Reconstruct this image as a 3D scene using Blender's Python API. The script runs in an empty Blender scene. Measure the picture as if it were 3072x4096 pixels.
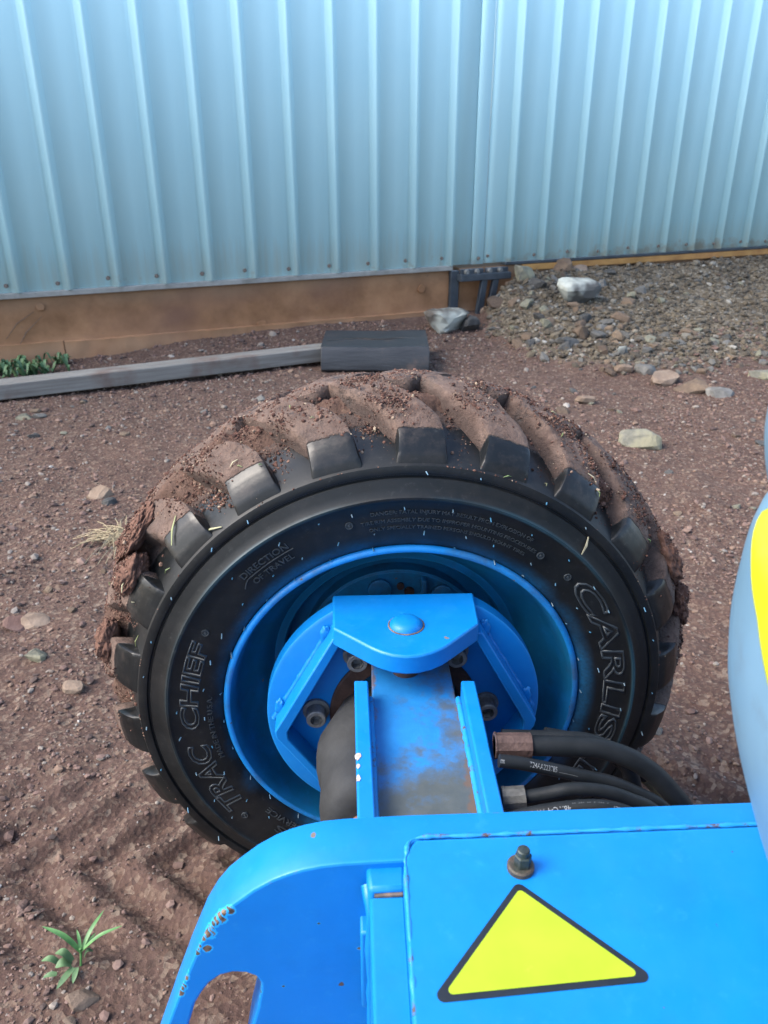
import bpy, bmesh, math, random
import numpy as np
from mathutils import Vector, Matrix, noise as mnoise
from mathutils.bvhtree import BVHTree

S = bpy.context.scene
COL = S.collection
rad = math.radians
random.seed(4)
RNG = np.random.default_rng(11)

# ------------------------------------------------------------------ camera, sky, sun, exposure
cam = bpy.data.objects.new('camera', bpy.data.cameras.new('camera'))
COL.objects.link(cam)
cam.location = (0, 0, 1.035)
cam.rotation_euler = (rad(90 - 25.1), 0, 0)
cd = cam.data
cd.sensor_fit = 'VERTICAL'; cd.sensor_height = 36; cd.sensor_width = 27
cd.lens = 36 * 3194 / 4096
cd.clip_start = 0.02; cd.clip_end = 900
cd.dof.use_dof = True; cd.dof.focus_distance = 0.93; cd.dof.aperture_fstop = 13.0
S.camera = cam

SUNV = Vector((-0.68, -0.17, 0.71)).normalized()
W = bpy.data.worlds.new('World'); S.world = W; W.use_nodes = True
wn = W.node_tree.nodes; bg = wn['Background']
sky = wn.new('ShaderNodeTexSky'); sky.sky_type = 'NISHITA'; sky.sun_disc = False
sky.sun_elevation = math.asin(SUNV.z); sky.sun_rotation = math.atan2(SUNV.x, SUNV.y)
sky.air_density = 1.0; sky.dust_density = 2.5; sky.ozone_density = 1.0
W.node_tree.links.new(sky.outputs[0], bg.inputs[0])
bg.inputs[1].default_value = 0.135
sun = bpy.data.objects.new('sun', bpy.data.lights.new('sun', 'SUN')); COL.objects.link(sun)
sun.data.energy = 1.2; sun.data.angle = rad(35); sun.data.color = (1, 0.95, 0.88)
sun.rotation_euler = SUNV.to_track_quat('Z', 'Y').to_euler()
S.view_settings.view_transform = 'Standard'; S.view_settings.look = 'None'
S.view_settings.exposure = 2.0; S.view_settings.gamma = 1.0
S.view_settings.use_curve_mapping = False
S.render.engine = 'CYCLES'

# ------------------------------------------------------------------ helpers
def link(o, parent=None):
    COL.objects.link(o)
    if parent is not None: o.parent = parent
    return o

def tag(o, label=None, cat=None, group=None, kind=None):
    if label: o['label'] = label
    if cat: o['category'] = cat
    if group: o['group'] = group
    if kind: o['kind'] = kind
    return o

def empty(name, loc=(0, 0, 0), rz=0):
    o = bpy.data.objects.new(name, None); o.empty_display_size = 0.1
    o.location = loc; o.rotation_euler = (0, 0, rz); return link(o)

def mesh_obj(name, verts, faces, m, parent=None, smooth=None, mw=None):
    me = bpy.data.meshes.new(name); me.from_pydata([tuple(v) for v in verts], [], faces); me.update()
    return wrap(name, me, m, parent, smooth, mw)

def wrap(name, me, m, parent=None, smooth=None, mw=None):
    if m is not None:
        me.materials.clear(); me.materials.append(m)
    if smooth is not None:
        me.polygons.foreach_set('use_smooth', [True] * len(me.polygons))
        if smooth < 180: me.set_sharp_from_angle(angle=rad(smooth))
    o = bpy.data.objects.new(name, me); link(o, parent)
    if mw is not None: o.matrix_local = mw
    return o

def fast_tri(name, V, T, m, parent=None, smooth=False):
    me = bpy.data.meshes.new(name)
    V = np.asarray(V, np.float32); T = np.asarray(T, np.int32)
    me.vertices.add(len(V)); me.vertices.foreach_set('co', V.ravel())
    me.loops.add(T.size); me.loops.foreach_set('vertex_index', T.ravel())
    me.polygons.add(len(T)); me.polygons.foreach_set('loop_start', np.arange(0, T.size, 3, dtype=np.int32))
    if smooth: me.polygons.foreach_set('use_smooth', np.ones(len(T), bool))
    else: me.polygons.foreach_set('use_smooth', np.zeros(len(T), bool))
    me.update(calc_edges=True)
    return wrap(name, me, m, parent)

def bevel(o, w=0.0015, seg=2, ang=35):
    b = o.modifiers.new('bevel', 'BEVEL'); b.width = w; b.segments = seg; b.limit_method = 'ANGLE'; b.angle_limit = rad(ang)
    b.harden_normals = False
    return o

def box(name, x0, x1, y0, y1, z0, z1, m, parent=None, bv=0, mw=None):
    v = [(x, y, z) for z in (z0, z1) for x, y in ((x0, y0), (x1, y0), (x1, y1), (x0, y1))]
    f = [(3, 2, 1, 0), (4, 5, 6, 7), (0, 1, 5, 4), (1, 2, 6, 5), (2, 3, 7, 6), (3, 0, 4, 7)]
    o = mesh_obj(name, v, f, m, parent, mw=mw)
    if bv: bevel(o, bv)
    return o

def prism(name, poly, z0, z1, m, parent=None, bv=0.0015, mw=None, conv=lambda p, z: (p[0], p[1], z)):
    n = len(poly)
    v = [conv(p, z0) for p in poly] + [conv(p, z1) for p in poly]
    f = [tuple(range(n))[::-1], tuple(range(n, 2 * n))] + [(i, (i + 1) % n, n + (i + 1) % n, n + i) for i in range(n)]
    me = bpy.data.meshes.new(name); me.from_pydata(v, [], f)
    bm = bmesh.new(); bm.from_mesh(me); bmesh.ops.recalc_face_normals(bm, faces=bm.faces); bm.to_mesh(me); bm.free()
    o = wrap(name, me, m, parent, 30, mw)
    if bv: bevel(o, bv)
    return o

def curve_plate(name, polys, thick, m, parent=None, bv=0.0015, mw=None):
    """flat plate with holes: filled 2D curve in XY, extruded along Z, rounded edges"""
    cu = bpy.data.curves.new(name, 'CURVE'); cu.dimensions = '2D'; cu.fill_mode = 'BOTH'
    for p in polys:
        s = cu.splines.new('POLY'); s.points.add(len(p) - 1); s.use_cyclic_u = True
        for q, c in zip(s.points, p): q.co = (c[0], c[1], 0, 1)
    cu.extrude = thick / 2 - bv; cu.bevel_depth = bv; cu.offset = -bv; cu.bevel_resolution = 1
    return curve_to_mesh(name, cu, m, parent, mw, 30)

def curve_to_mesh(name, cu, m, parent=None, mw=None, smooth=None, fn=None):
    tmp = bpy.data.objects.new('tmp', cu); COL.objects.link(tmp)
    dg = bpy.context.evaluated_depsgraph_get()
    me = bpy.data.meshes.new_from_object(tmp.evaluated_get(dg))
    bpy.data.objects.remove(tmp)
    me.name = name
    if fn is not None:
        n = len(me.vertices); co = np.empty(n * 3, np.float32); me.vertices.foreach_get('co', co)
        me.vertices.foreach_set('co', np.asarray(fn(co.reshape(-1, 3)), np.float32).ravel()); me.update()
    bpy.data.curves.remove(cu)
    return wrap(name, me, m, parent, smooth, mw)

def catmull(P, n=6):
    P = [np.array(p, float) for p in P]; P = [2 * P[0] - P[1]] + P + [2 * P[-1] - P[-2]]
    out = []
    for i in range(1, len(P) - 2):
        for k in range(n):
            t = k / n; a, b, c, d = P[i - 1:i + 3]
            out.append(.5 * ((2 * b) + (-a + c) * t + (2 * a - 5 * b + 4 * c - d) * t * t + (-a + 3 * b - 3 * c + d) * t ** 3))
    out.append(P[-2]); return np.array(out)

def frames(P):
    T = np.gradient(P, axis=0); T /= np.linalg.norm(T, axis=1)[:, None]
    N = np.empty_like(P); up = np.array([0, 0, 1.0])
    if abs(T[0] @ up) > .9: up = np.array([1.0, 0, 0])
    v = up - T[0] * (up @ T[0]); N[0] = v / np.linalg.norm(v)
    for i in range(1, len(P)):
        v = N[i - 1] - T[i] * (N[i - 1] @ T[i]); N[i] = v / np.linalg.norm(v)
    return T, N, np.cross(T, N)

def tube_geo(P, r, seg=12, cap=True):
    P = np.asarray(P, float); n = len(P); r = np.broadcast_to(np.asarray(r, float), (n,))
    T, N, B = frames(P)
    a = np.linspace(0, 2 * np.pi, seg, endpoint=False)
    V = (P[:, None] + r[:, None, None] * (np.cos(a)[None, :, None] * N[:, None] + np.sin(a)[None, :, None] * B[:, None])).reshape(-1, 3)
    F = [(i * seg + j, i * seg + (j + 1) % seg, (i + 1) * seg + (j + 1) % seg, (i + 1) * seg + j) for i in range(n - 1) for j in range(seg)]
    if cap: F += [tuple(range(seg))[::-1], tuple(range((n - 1) * seg, n * seg))]
    return V, F

def tube(name, P, r, m, parent=None, seg=12, smooth=40, mw=None):
    V, F = tube_geo(P, r, seg); return mesh_obj(name, V, F, m, parent, smooth, mw)

def lathe(name, prof, m, parent=None, seg=180, conv=None, smooth=35, mw=None):
    """profile (R, o) turned about the wheel axle (local y = -o)"""
    n = len(prof); V = []; F = []
    for i in range(seg):
        a = 2 * math.pi * i / seg
        for R, o in prof: V.append((R * math.cos(a), -o, R * math.sin(a)))
    for i in range(seg):
        k = (i + 1) % seg
        for j in range(n - 1): F.append((i * n + j, i * n + j + 1, k * n + j + 1, k * n + j))
    me = bpy.data.meshes.new(name); me.from_pydata(V, [], F)
    bm = bmesh.new(); bm.from_mesh(me); bmesh.ops.remove_doubles(bm, verts=bm.verts, dist=1e-6)
    bmesh.ops.recalc_face_normals(bm, faces=bm.faces); bm.to_mesh(me); bm.free()
    return wrap(name, me, m, parent, smooth, mw)

# value noise on numpy arrays
def _hash(ix, iy, seed):
    h = (ix.astype(np.int64) * 374761393 + iy.astype(np.int64) * 668265263 + seed * 2147483647) & 0xffffffff
    h = ((h ^ (h >> 13)) * 1274126177) & 0xffffffff
    return ((h ^ (h >> 16)) & 0xffff) / 65535.0
def vnoise(x, y, seed=0):
    ix = np.floor(x); iy = np.floor(y); fx = x - ix; fy = y - iy
    fx = fx * fx * (3 - 2 * fx); fy = fy * fy * (3 - 2 * fy)
    a = _hash(ix, iy, seed); b = _hash(ix + 1, iy, seed); c = _hash(ix, iy + 1, seed); d = _hash(ix + 1, iy + 1, seed)
    return (a * (1 - fx) + b * fx) * (1 - fy) + (c * (1 - fx) + d * fx) * fy
def fbm(x, y, oct=4, seed=0):
    s = 0; amp = .5; 
    for k in range(oct):
        s = s + amp * (vnoise(x, y, seed + k) - .5); x = x * 2.03 + 17.1; y = y * 2.03 + 5.7; amp *= .5
    return s
def sstep(a, b, x):
    t = np.clip((x - a) / (b - a), 0, 1); return t * t * (3 - 2 * t)

# ------------------------------------------------------------------ materials
class NT:
    def __init__(s, name, rough=.6, metal=0, spec=.5):
        s.m = bpy.data.materials.new(name); s.m.use_nodes = True
        s.t = s.m.node_tree; s.b = s.t.nodes['Principled BSDF']
        s.b.inputs['Roughness'].default_value = rough; s.b.inputs['Metallic'].default_value = metal
        s.b.inputs['Specular IOR Level'].default_value = spec
        s._co = None
    def n(s, typ, **kw):
        x = s.t.nodes.new(typ)
        for k, v in kw.items(): setattr(x, k, v)
        return x
    def l(s, a, b): s.t.links.new(a, b)
    def co(s):
        if s._co is None: s._co = s.n('ShaderNodeTexCoord').outputs['Object']
        return s._co
    def noise(s, scale, detail=4, rough=.55, co=None, dist=0, out='Fac'):
        x = s.n('ShaderNodeTexNoise'); x.inputs['Scale'].default_value = scale; x.inputs['Detail'].default_value = detail
        x.inputs['Roughness'].default_value = rough; x.inputs['Distortion'].default_value = dist
        s.l(co or s.co(), x.inputs['Vector']); return x.outputs[out]
    def voro(s, scale, out='Distance', feat='F1', co=None):
        x = s.n('ShaderNodeTexVoronoi'); x.feature = feat; x.inputs['Scale'].default_value = scale
        s.l(co or s.co(), x.inputs['Vector']); return x.outputs[out]
    def ramp(s, fac, stops, interp='LINEAR'):
        x = s.n('ShaderNodeValToRGB'); r = x.color_ramp; r.interpolation = interp
        while len(r.elements) < len(stops): r.elements.new(.5)
        for e, (p, c) in zip(r.elements, stops):
            e.position = p; e.color = (c, c, c, 1) if isinstance(c, (int, float)) else tuple(c) + (1,)
        s.l(fac, x.inputs[0]); return x.outputs[0]
    def mix(s, fac, a, b, mode='MIX'):
        x = s.n('ShaderNodeMix'); x.data_type = 'RGBA'; x.blend_type = mode
        for v, sock in ((fac, x.inputs[0]), (a, x.inputs[6]), (b, x.inputs[7])):
            if hasattr(v, 'node'): s.l(v, sock)
            elif isinstance(v, (int, float)): sock.default_value = v if sock == x.inputs[0] else (v, v, v, 1)
            else: sock.default_value = tuple(v) + (1,)
        return x.outputs[2]
    def math(s, op, a, b=0.0, clamp=False):
        x = s.n('ShaderNodeMath'); x.operation = op; x.use_clamp = clamp
        for v, sock in ((a, x.inputs[0]), (b, x.inputs[1])):
            if hasattr(v, 'node'): s.l(v, sock)
            else: sock.default_value = v
        return x.outputs[0]
    def sep(s, v):
        x = s.n('ShaderNodeSeparateXYZ'); s.l(v, x.inputs[0]); return x.outputs
    def map(s, v, a, b, c=0, d=1):
        x = s.n('ShaderNodeMapRange'); x.interpolation_type = 'SMOOTHSTEP'
        for i, q in zip((1, 2, 3, 4), (a, b, c, d)): x.inputs[i].default_value = q
        s.l(v, x.inputs[0]); return x.outputs[0]
    def island(s):
        return s.n('ShaderNodeNewGeometry').outputs['Random Per Island']
    def objrand(s): return s.n('ShaderNodeObjectInfo').outputs['Random']
    def color(s, c):
        if hasattr(c, 'node'): s.l(c, s.b.inputs['Base Color'])
        else: s.b.inputs['Base Color'].default_value = tuple(c) + (1,)
        return s
    def rough(s, r): s.l(r, s.b.inputs['Roughness']); return s
    def bump(s, h, strength=.3, dist=.002):
        x = s.n('ShaderNodeBump'); x.inputs['Strength'].default_value = strength; x.inputs['Distance'].default_value = dist
        s.l(h, x.inputs['Height'])
        if s.b.inputs['Normal'].is_linked: s.l(s.b.inputs['Normal'].links[0].from_socket, x.inputs['Normal'])
        s.l(x.outputs[0], s.b.inputs['Normal']); return s

BLUE = (.001, .150, .46)
def paint(name, dirt=.0, chips=1.0, tint=BLUE, rough=.38, dust=.0, wear=.5, spots=()):
    k = NT(name, rough, spec=.35)
    var = k.noise(9, 5, .6)
    c = k.mix(k.ramp(var, [(.3, 0), (.75, 1)]), tint, tuple(min(1, v * 1.12 + .002) for v in tint))
    fade = k.ramp(k.noise(26, 3), [(.45, 0), (.8, .5)])
    c = k.mix(fade, c, (.005, .18, .50)); c = k.mix(k.ramp(k.noise(11, 5, .7), [(.5, 0), (.72, .45)]), c, tuple(v * .78 for v in tint)); c = k.mix(k.ramp(k.noise(70, 4, .7), [(.58, 0), (.76, .35)]), c, (.02, .22, .50))
    if dirt:
        d = k.math('ADD', k.math('MULTIPLY', k.noise(30, 6, .7), .5), k.math('MULTIPLY', k.noise(6, 3, .5), .5))
        c = k.mix(k.ramp(d, [(.62 - dirt * .16, 0), (.80 - dirt * .12, min(1, .25 + dirt * .7))]), c, (.03, .05, .06))
    if chips:
        # sparse chips and specks: small voronoi dots kept by cell
        v = k.n('ShaderNodeTexVoronoi'); v.inputs['Scale'].default_value = 55; k.l(k.co(), v.inputs['Vector'])
        sel = k.math('LESS_THAN', k.sep(v.outputs['Color'])[0], .15 * chips)
        jit = k.math('ADD', v.outputs['Distance'], k.math('MULTIPLY', k.math('SUBTRACT', k.noise(260, 2), .5), .25))
        size = k.math('MULTIPLY', k.sep(v.outputs['Color'])[1], .19)
        dot = k.math('MULTIPLY', k.math('LESS_THAN', jit, size), sel)
        c = k.mix(dot, c, k.mix(k.sep(v.outputs['Color'])[2], (.05, .03, .025), (.22, .19, .17)))
    if wear:
        bv = k.n('ShaderNodeBevel'); bv.samples = 6; bv.inputs['Radius'].default_value = .0035
        geo = k.n('ShaderNodeNewGeometry'); dt = k.n('ShaderNodeVectorMath'); dt.operation = 'DOT_PRODUCT'
        k.l(bv.outputs[0], dt.inputs[0]); k.l(geo.outputs['Normal'], dt.inputs[1])
        edge = k.map(dt.outputs['Value'], .985, .93)
        c = k.mix(k.math('MULTIPLY', edge, .35), c, (.03, .36, .74))
        wn_ = k.math('ADD', k.math('MULTIPLY', k.noise(26, 4, .6), .6), k.math('MULTIPLY', k.noise(170, 4, .7), .4))
        c = k.mix(k.math('MULTIPLY', edge, k.ramp(wn_, [(.62 - .05 * wear, 0), (.67 - .05 * wear, 1)])), c, k.mix(k.noise(90, 3), (.04, .03, .025), (.19, .12, .075)))
    for (px, py, pr) in spots:
        dv = k.n('ShaderNodeVectorMath'); dv.operation = 'DISTANCE'; x_, y_, z_ = k.sep(k.co())
        k.l(k.co(), dv.inputs[0]); dv.inputs[1].default_value = (px, py, .0215)
        dd = k.math('ADD', dv.outputs['Value'], k.math('MULTIPLY', k.math('SUBTRACT', k.noise(130, 5, .7), .5), pr * 1.9))
        c = k.mix(k.math('LESS_THAN', dd, pr * 1.15), c, (.012, .30, .62)); c = k.mix(k.math('LESS_THAN', dd, pr * .85), c, k.mix(k.ramp(k.noise(150, 4), [(.4, 0), (.65, 1)]), (.05, .04, .035), (.20, .13, .085)))
    if dust:
        c = k.mix(k.ramp(k.noise(14, 6, .65), [(.4, 0), (.7, dust)]), c, (.20, .14, .12))
    k.color(c)
    k.rough(k.ramp(k.noise(40, 4), [(.3, rough - .06), (.75, rough + .14)]))
    k.bump(k.noise(120, 3), .10, .001); k.bump(k.noise(18, 3), .06, .004)
    return k.m

M = {}
M['paint'] = paint('blue_paint', dirt=.12)
CHIPS = []
for (xa, ya), (xb, yb), r_, n_ in (((-.113, .5215), (-.1235, .5115), .0042, 5), ((-.1235, .5115), (-.136, .4935), .0056, 6), ((-.136, .4935), (-.145, .471), .003, 5), ((-.1515, .457), (-.163, .425), .0034, 6), ((-.0985, .434), (-.105, .40), .0036, 5), ((-.128, .4455), (-.15, .417), .0016, 5)):
    for i in range(n_):
        u_ = (i + random.uniform(.1, .9)) / n_
        CHIPS.append((xa + (xb - xa) * u_ + random.uniform(-.001, .001), ya + (yb - ya) * u_ - random.uniform(0, .002), r_ * random.uniform(.6, 1.15)))
CHIPS += [(-.02, .47, .0016), (-.08, .43, .0014), (-.135, .478, .004), (-.05, .50, .0012)]
M['paint_plate'] = paint('blue_paint_end_plate', dirt=.12, wear=.9, spots=CHIPS)
M['paint_top'] = paint('blue_paint_worn', dirt=.0, chips=1.3)
M['paint_dirty'] = paint('blue_paint_grimy', dirt=.75, chips=.6, rough=.5)
M['paint_rim'] = paint('blue_paint_rim', dirt=.45, chips=.5, tint=(.003, .105, .22), rough=.45)
M['paint_flange'] = paint('blue_paint_flange', dirt=1.0, chips=3.0, tint=(.003, .20, .55), dust=.08)
M['paint_hub'] = paint('blue_paint_hub', dirt=.95, chips=.8, tint=(.006, .15, .29), rough=.5)

# chipped edge strips: bare metal and rust showing along a worn edge
k = NT('bare_rusty_edge', .75)
k.color(k.ramp(k.noise(140, 4), [(.3, (.05, .04, .035)), (.55, (.12, .09, .07)), (.75, (.22, .13, .08))])); k.bump(k.noise(300, 3), .5, .001)
M['rust_edge'] = k.m
k = NT('weld_paint', .4)
k.color(k.mix(k.ramp(k.noise(70, 5, .7), [(.56, 0), (.66, 1)]), k.mix(k.noise(30), (.003, .17, .48), (.02, .26, .55)), (.085, .04, .014))); k.bump(k.noise(160, 2), .3, .001)
M['weld'] = k.m

# rusty, grimy channel web
k = NT('weathered_blue_web', .55)
x, y, z = k.sep(k.co())
g = k.math('ADD', k.map(y, .66, .48), k.math('MULTIPLY', k.map(x, -.03, .08), .45))
d = k.math('ADD', k.math('MULTIPLY', g, .42), k.math('ADD', k.math('MULTIPLY', k.noise(38, 7, .72), .7), k.math('MULTIPLY', k.noise(11, 3), .5)))
c = k.mix(k.ramp(k.noise(24, 5, .65), [(.35, 0), (.7, 1)]), (.006, .13, .36), (.010, .18, .46))
c = k.mix(k.ramp(d, [(.69, 0), (.86, .8), (.98, 1)]), c, k.mix(k.noise(60, 4), (.035, .05, .055), (.085, .095, .09)))
e = k.math('ADD', k.math('MULTIPLY', k.map(k.math('ABSOLUTE', k.math('SUBTRACT', x, .034)), .03, .05), .45), k.math('MULTIPLY', k.noise(55, 6, .7), .9))
c = k.mix(k.ramp(e, [(.78, 0), (.9, .8)]), c, (.11, .065, .04))
k.color(c); k.bump(k.noise(90, 5, .7), .35, .0015)
M['web'] = k.m

# rubber of the tyre: object space = wheel frame (x right, y along axle away from the machine, z up)
MUD_A, MUD_B = (0.1720, 0.1178, 0.0929), (0.0774, 0.0473, 0.0361)
def rubber(name, mud=True, overspray=True):
    k = NT(name, .5, spec=.36)
    x, y, z = k.sep(k.co())
    R = k.math('SQRT', k.math('ADD', k.math('MULTIPLY', x, x), k.math('MULTIPLY', z, z)))
    base = k.mix(k.ramp(k.noise(16, 5, .65), [(.3, 0), (.8, 1)]), (.0028, .0038, .0044), (.0075, .0095, .0108))
    base = k.mix(k.ramp(k.noise(150, 3, .7), [(.62, 0), (.8, .35)]), base, (.07, .075, .075))
    rf = k.ramp(k.noise(25, 5), [(.3, .44), (.8, .62)])
    rf = k.mix(k.math('MULTIPLY', k.map(R, .331, .341), .75), rf, .27)
    if overspray:
        ov = k.math('MULTIPLY', k.map(R, .247, .227), k.ramp(k.noise(7, 3, .6), [(.38, .0), (.68, .8)]))
        ov = k.math('MULTIPLY', ov, k.ramp(k.noise(220, 3), [(.3, .55), (.65, 1)]))
        base = k.mix(ov, base, (.006, .125, .27))
        rid = k.math('MULTIPLY', k.map(k.math('ABSOLUTE', k.math('SUBTRACT', R, .2905)), .004, .001), k.ramp(k.noise(5, 3), [(.4, 0), (.7, .5)]))
        base = k.mix(rid, base, (.03, .10, .14))
    dst = k.math('ADD', k.math('MULTIPLY', k.noise(9, 5, .65), .65), k.math('MULTIPLY', k.noise(75, 4, .7), .35))
    base = k.mix(k.ramp(dst, [(.48, 0), (.68, .22)]), base, (.045, .038, .033))
    if mud:
        ax = k.math('ABSOLUTE', k.math('ADD', y, -.115))          # distance from the tread's centre line
        nz = k.math('MULTIPLY', k.math('SUBTRACT', k.noise(30, 6, .72), .5), 1.5)
        f = k.map(ax, .104, .092) if mud == 'lug' else k.map(ax, .077, .047)
        f = k.math('SUBTRACT', k.math('ADD', f, nz), k.map(z, .10, -.25, 0, .8))
        film = k.math('MULTIPLY', k.ramp(f, [(.30, 0), (.52, 1)]), k.map(R, .336, .346))
        mc = k.mix(k.ramp(k.noise(45, 6, .7), [(.35, 0), (.68, 1)]), MUD_B, MUD_A)
        mc = k.mix(k.ramp(k.noise(12, 5, .7), [(.55, 0), (.78, .65)]), mc, (.055, .05, .048))
        film = k.math('MULTIPLY', film, k.ramp(k.math('ADD', k.math('MULTIPLY', k.noise(19, 5, .75), .6), k.math('MULTIPLY', k.noise(90, 4, .7), .4)), [(.36, .35), (.46, 1)]))
        mc = k.mix(k.math('MULTIPLY', k.map(k.math('SUBTRACT', k.math('SUBTRACT', .393, k.math('MULTIPLY', k.math('MULTIPLY', ax, ax), 3.6)), R), .005, .016), .75), mc, (.052, .034, .028))
        base = k.mix(film, base, mc)
        dust = k.math('MULTIPLY', k.ramp(k.noise(48, 6, .75), [(.5, 0), (.75, .35)]), k.map(R, .32, .36))
        base = k.mix(dust, base, (.11, .085, .07))
        rf = k.mix(film, rf, .85)
        k.bump(k.math('MULTIPLY', k.noise(110, 6, .75), film), 1.0, .005)
    k.color(base); k.l(rf, k.b.inputs['Roughness'])
    k.bump(k.noise(300, 3), .12, .0008); k.bump(k.noise(22, 3), .15, .003)
    return k.m
M['tyre'] = rubber('tyre_rubber')
M['lug'] = rubber('lug_rubber', mud='lug', overspray=False)
k = NT('raised_letter_rubber', .42); k.color(k.mix(k.noise(60), (.016, .021, .024), (.045, .054, .06))); M['letter'] = k.m
k = NT('vent_rubber_overspray', .5); k.color(k.mix(k.island(), (.03, .15, .26), (.10, .15, .18))); M['spew'] = k.m

k = NT('red_mud', .9, spec=.25)
c = k.mix(k.ramp(k.noise(35, 6, .7), [(.3, 0), (.7, 1)]), (0.0731, 0.0396, 0.0292), (0.1376, 0.0860, 0.0645)); c = k.mix(k.ramp(k.noise(140, 4), [(.62, 0), (.7, .6)]), c, (0.1720, 0.1118, 0.0774))
k.color(c); k.bump(k.noise(160, 6, .75), 1.0, .005); M['mud'] = k.m
k = NT('mud_clod_soil', .92, spec=.2)
k.color(k.mix(k.ramp(k.noise(5, 6, .7), [(.3, 0), (.7, 1)]), (0.0817, 0.0396, 0.0292), (0.1505, 0.0860, 0.0628))); k.bump(k.noise(14, 6, .75), .5, .003); M['clod'] = k.m
k = NT('mud_crumb', .92, spec=.2)
k.color(k.ramp(k.island(), [(0, (0.0301, 0.0172, 0.0146)), (.35, (0.0774, 0.0387, 0.0292)), (.7, (0.1290, 0.0688, 0.0516)), (.93, (0.1806, 0.1161, 0.0860)), (1, (0.3096, 0.2494, 0.1806))])); M['crumb'] = k.m

def simple(name, c1, c2, scale=30, rough=.6, bump=.3, metal=0, bd=.002, detail=5):
    k = NT(name, rough, metal); k.color(k.mix(k.ramp(k.noise(scale, detail, .65), [(.3, 0), (.72, 1)]), c1, c2))
    if bump: k.bump(k.noise(scale * 4, 4), bump, bd)
    return k.m
M['hose'] = simple('black_hose_rubber', (.006, .008, .0095), (.014, .0165, .019), 40, .55, .08); M['hose'].node_tree.nodes['Principled BSDF'].inputs['Specular IOR Level'].default_value = .22
M['hose_print'] = simple('pale_hose_print', (.13, .14, .15), (.24, .26, .27), 50, .6, 0)
M['crimp_brown'] = simple('brown_crimp_metal', (.045, .026, .022), (.12, .075, .062), 60, .65, .5, .3)
M['crimp_grey'] = simple('grey_crimp_metal', (.04, .04, .038), (.13, .13, .12), 60, .6, .4, .3)
M['bolt_grey'] = simple('dull_zinc_bolt', (.10, .105, .105), (.24, .245, .24), 90, .5, .25, .4)
M['bolt_rust'] = simple('rusty_bolt_metal', (.02, .035, .03), (.10, .065, .05), 90, .6, .4, .3)
M['bolt_green'] = simple('green_black_bolt', (.016, .024, .023), (.055, .07, .064), 90, .45, .3, .4)
M['rust_ring'] = simple('brown_rusty_steel', (.022, .013, .011), (.085, .045, .033), 40, .7, .4, .2)
M['motor'] = simple('dusty_black_motor', (.005, .006, .007), (.020, .022, .024), 26, .75, .35)
M['copper'] = simple('brown_plug', (.12, .05, .03), (.22, .10, .06), 60, .6, .2)
k = NT('yellow_sticker', .38)
c = k.mix(k.ramp(k.noise(30, 4), [(.3, 0), (.8, 1)]), (.27, .385, .009), (.32, .43, .016))
v = k.n('ShaderNodeTexVoronoi'); v.inputs['Scale'].default_value = 75; k.l(k.co(), v.inputs['Vector'])
c = k.mix(k.math('MULTIPLY', k.math('LESS_THAN', v.outputs['Distance'], .09), k.math('LESS_THAN', k.sep(v.outputs['Color'])[0], .22)), c, (.25, .27, .03))
c = k.mix(k.ramp(k.noise(45, 3), [(.68, 0), (.8, .45)]), c, (.45, .50, .05))
k.color(c); M['sticker_yellow'] = k.m
M['sticker_black'] = simple('black_sticker_border', (.004, .006, .011), (.010, .013, .02), 60, .45, .05)
k = NT('grey_cover_plastic', .4); k.color(k.mix(k.ramp(k.noise(8, 3), [(.35, 0), (.7, 1)]), (.10, .19, .27), (.13, .23, .31)))
k.color(k.mix(k.ramp(k.noise(22, 6, .7), [(.52, 0), (.75, .4)]), k.b.inputs['Base Color'].links[0].from_socket, (.09, .10, .10)))
k.bump(k.noise(14, 2), .05, .01); k.bump(k.noise(300, 2), .05, .0005); M['cover'] = k.m
k = NT('bright_yellow_stripe', .45); k.color(k.mix(k.ramp(k.noise(50, 4), [(.5, 0), (.8, .3)]), (.60, .62, .006), (.4, .36, .04))); M['stripe'] = k.m
M['black'] = simple('black_scuff', (.01, .01, .011), (.04, .035, .03), 70, .8, .8)

# corrugated wall sheet: pale blue paint, dirt splashed at the bottom
k = NT('pale_blue_steel_sheet', .5, spec=.4)
x, y, z = k.sep(k.co())
c = k.mix(k.ramp(k.noise(1.6, 4), [(.3, 0), (.75, 1)]), (.49, .83, .94), (.54, .87, .96))
st = k.n('ShaderNodeMapping'); st.inputs['Scale'].default_value = (14, 1, .9); k.l(k.co(), st.inputs[0])
streak = k.noise(2.2, 5, .6, co=st.outputs[0])
d = k.math('ADD', k.map(z, .75, .34, 0, .55), k.math('MULTIPLY', k.math('SUBTRACT', streak, .5), .9))
c = k.mix(k.ramp(d, [(.28, 0), (.75, .5)]), c, (.50, .56, .48))
d2 = k.math('ADD', k.map(z, .50, .34, 0, .55), k.math('MULTIPLY', k.math('SUBTRACT', k.noise(9, 5, .7), .5), 1.2))
d2 = k.math('ADD', d2, k.map(x, 1.5, 4.5, -.18, .08))
c = k.mix(k.ramp(d2, [(.42, 0), (.72, .6)]), c, (.36, .26, .15))
k.color(c); k.bump(k.noise(5, 2), .05, .01); M['sheet'] = k.m
k = NT('stained_concrete', .85, spec=.25)
x, y, z = k.sep(k.co())
c = k.mix(k.ramp(k.noise(4, 6, .65), [(.3, 0), (.7, 1)]), (0.1600, 0.0777, 0.0364), (0.3360, 0.1813, 0.0945))
c = k.mix(k.ramp(k.noise(1.8, 4), [(.5, 0), (.75, .75)]), c, (0.1600, 0.0851, 0.0595))
c = k.mix(k.math('MULTIPLY', k.map(z, .20, .33), k.ramp(k.noise(2.7, 3), [(.35, .2), (.7, .75)])), c, (0.2080, 0.1480, 0.0980))
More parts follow.
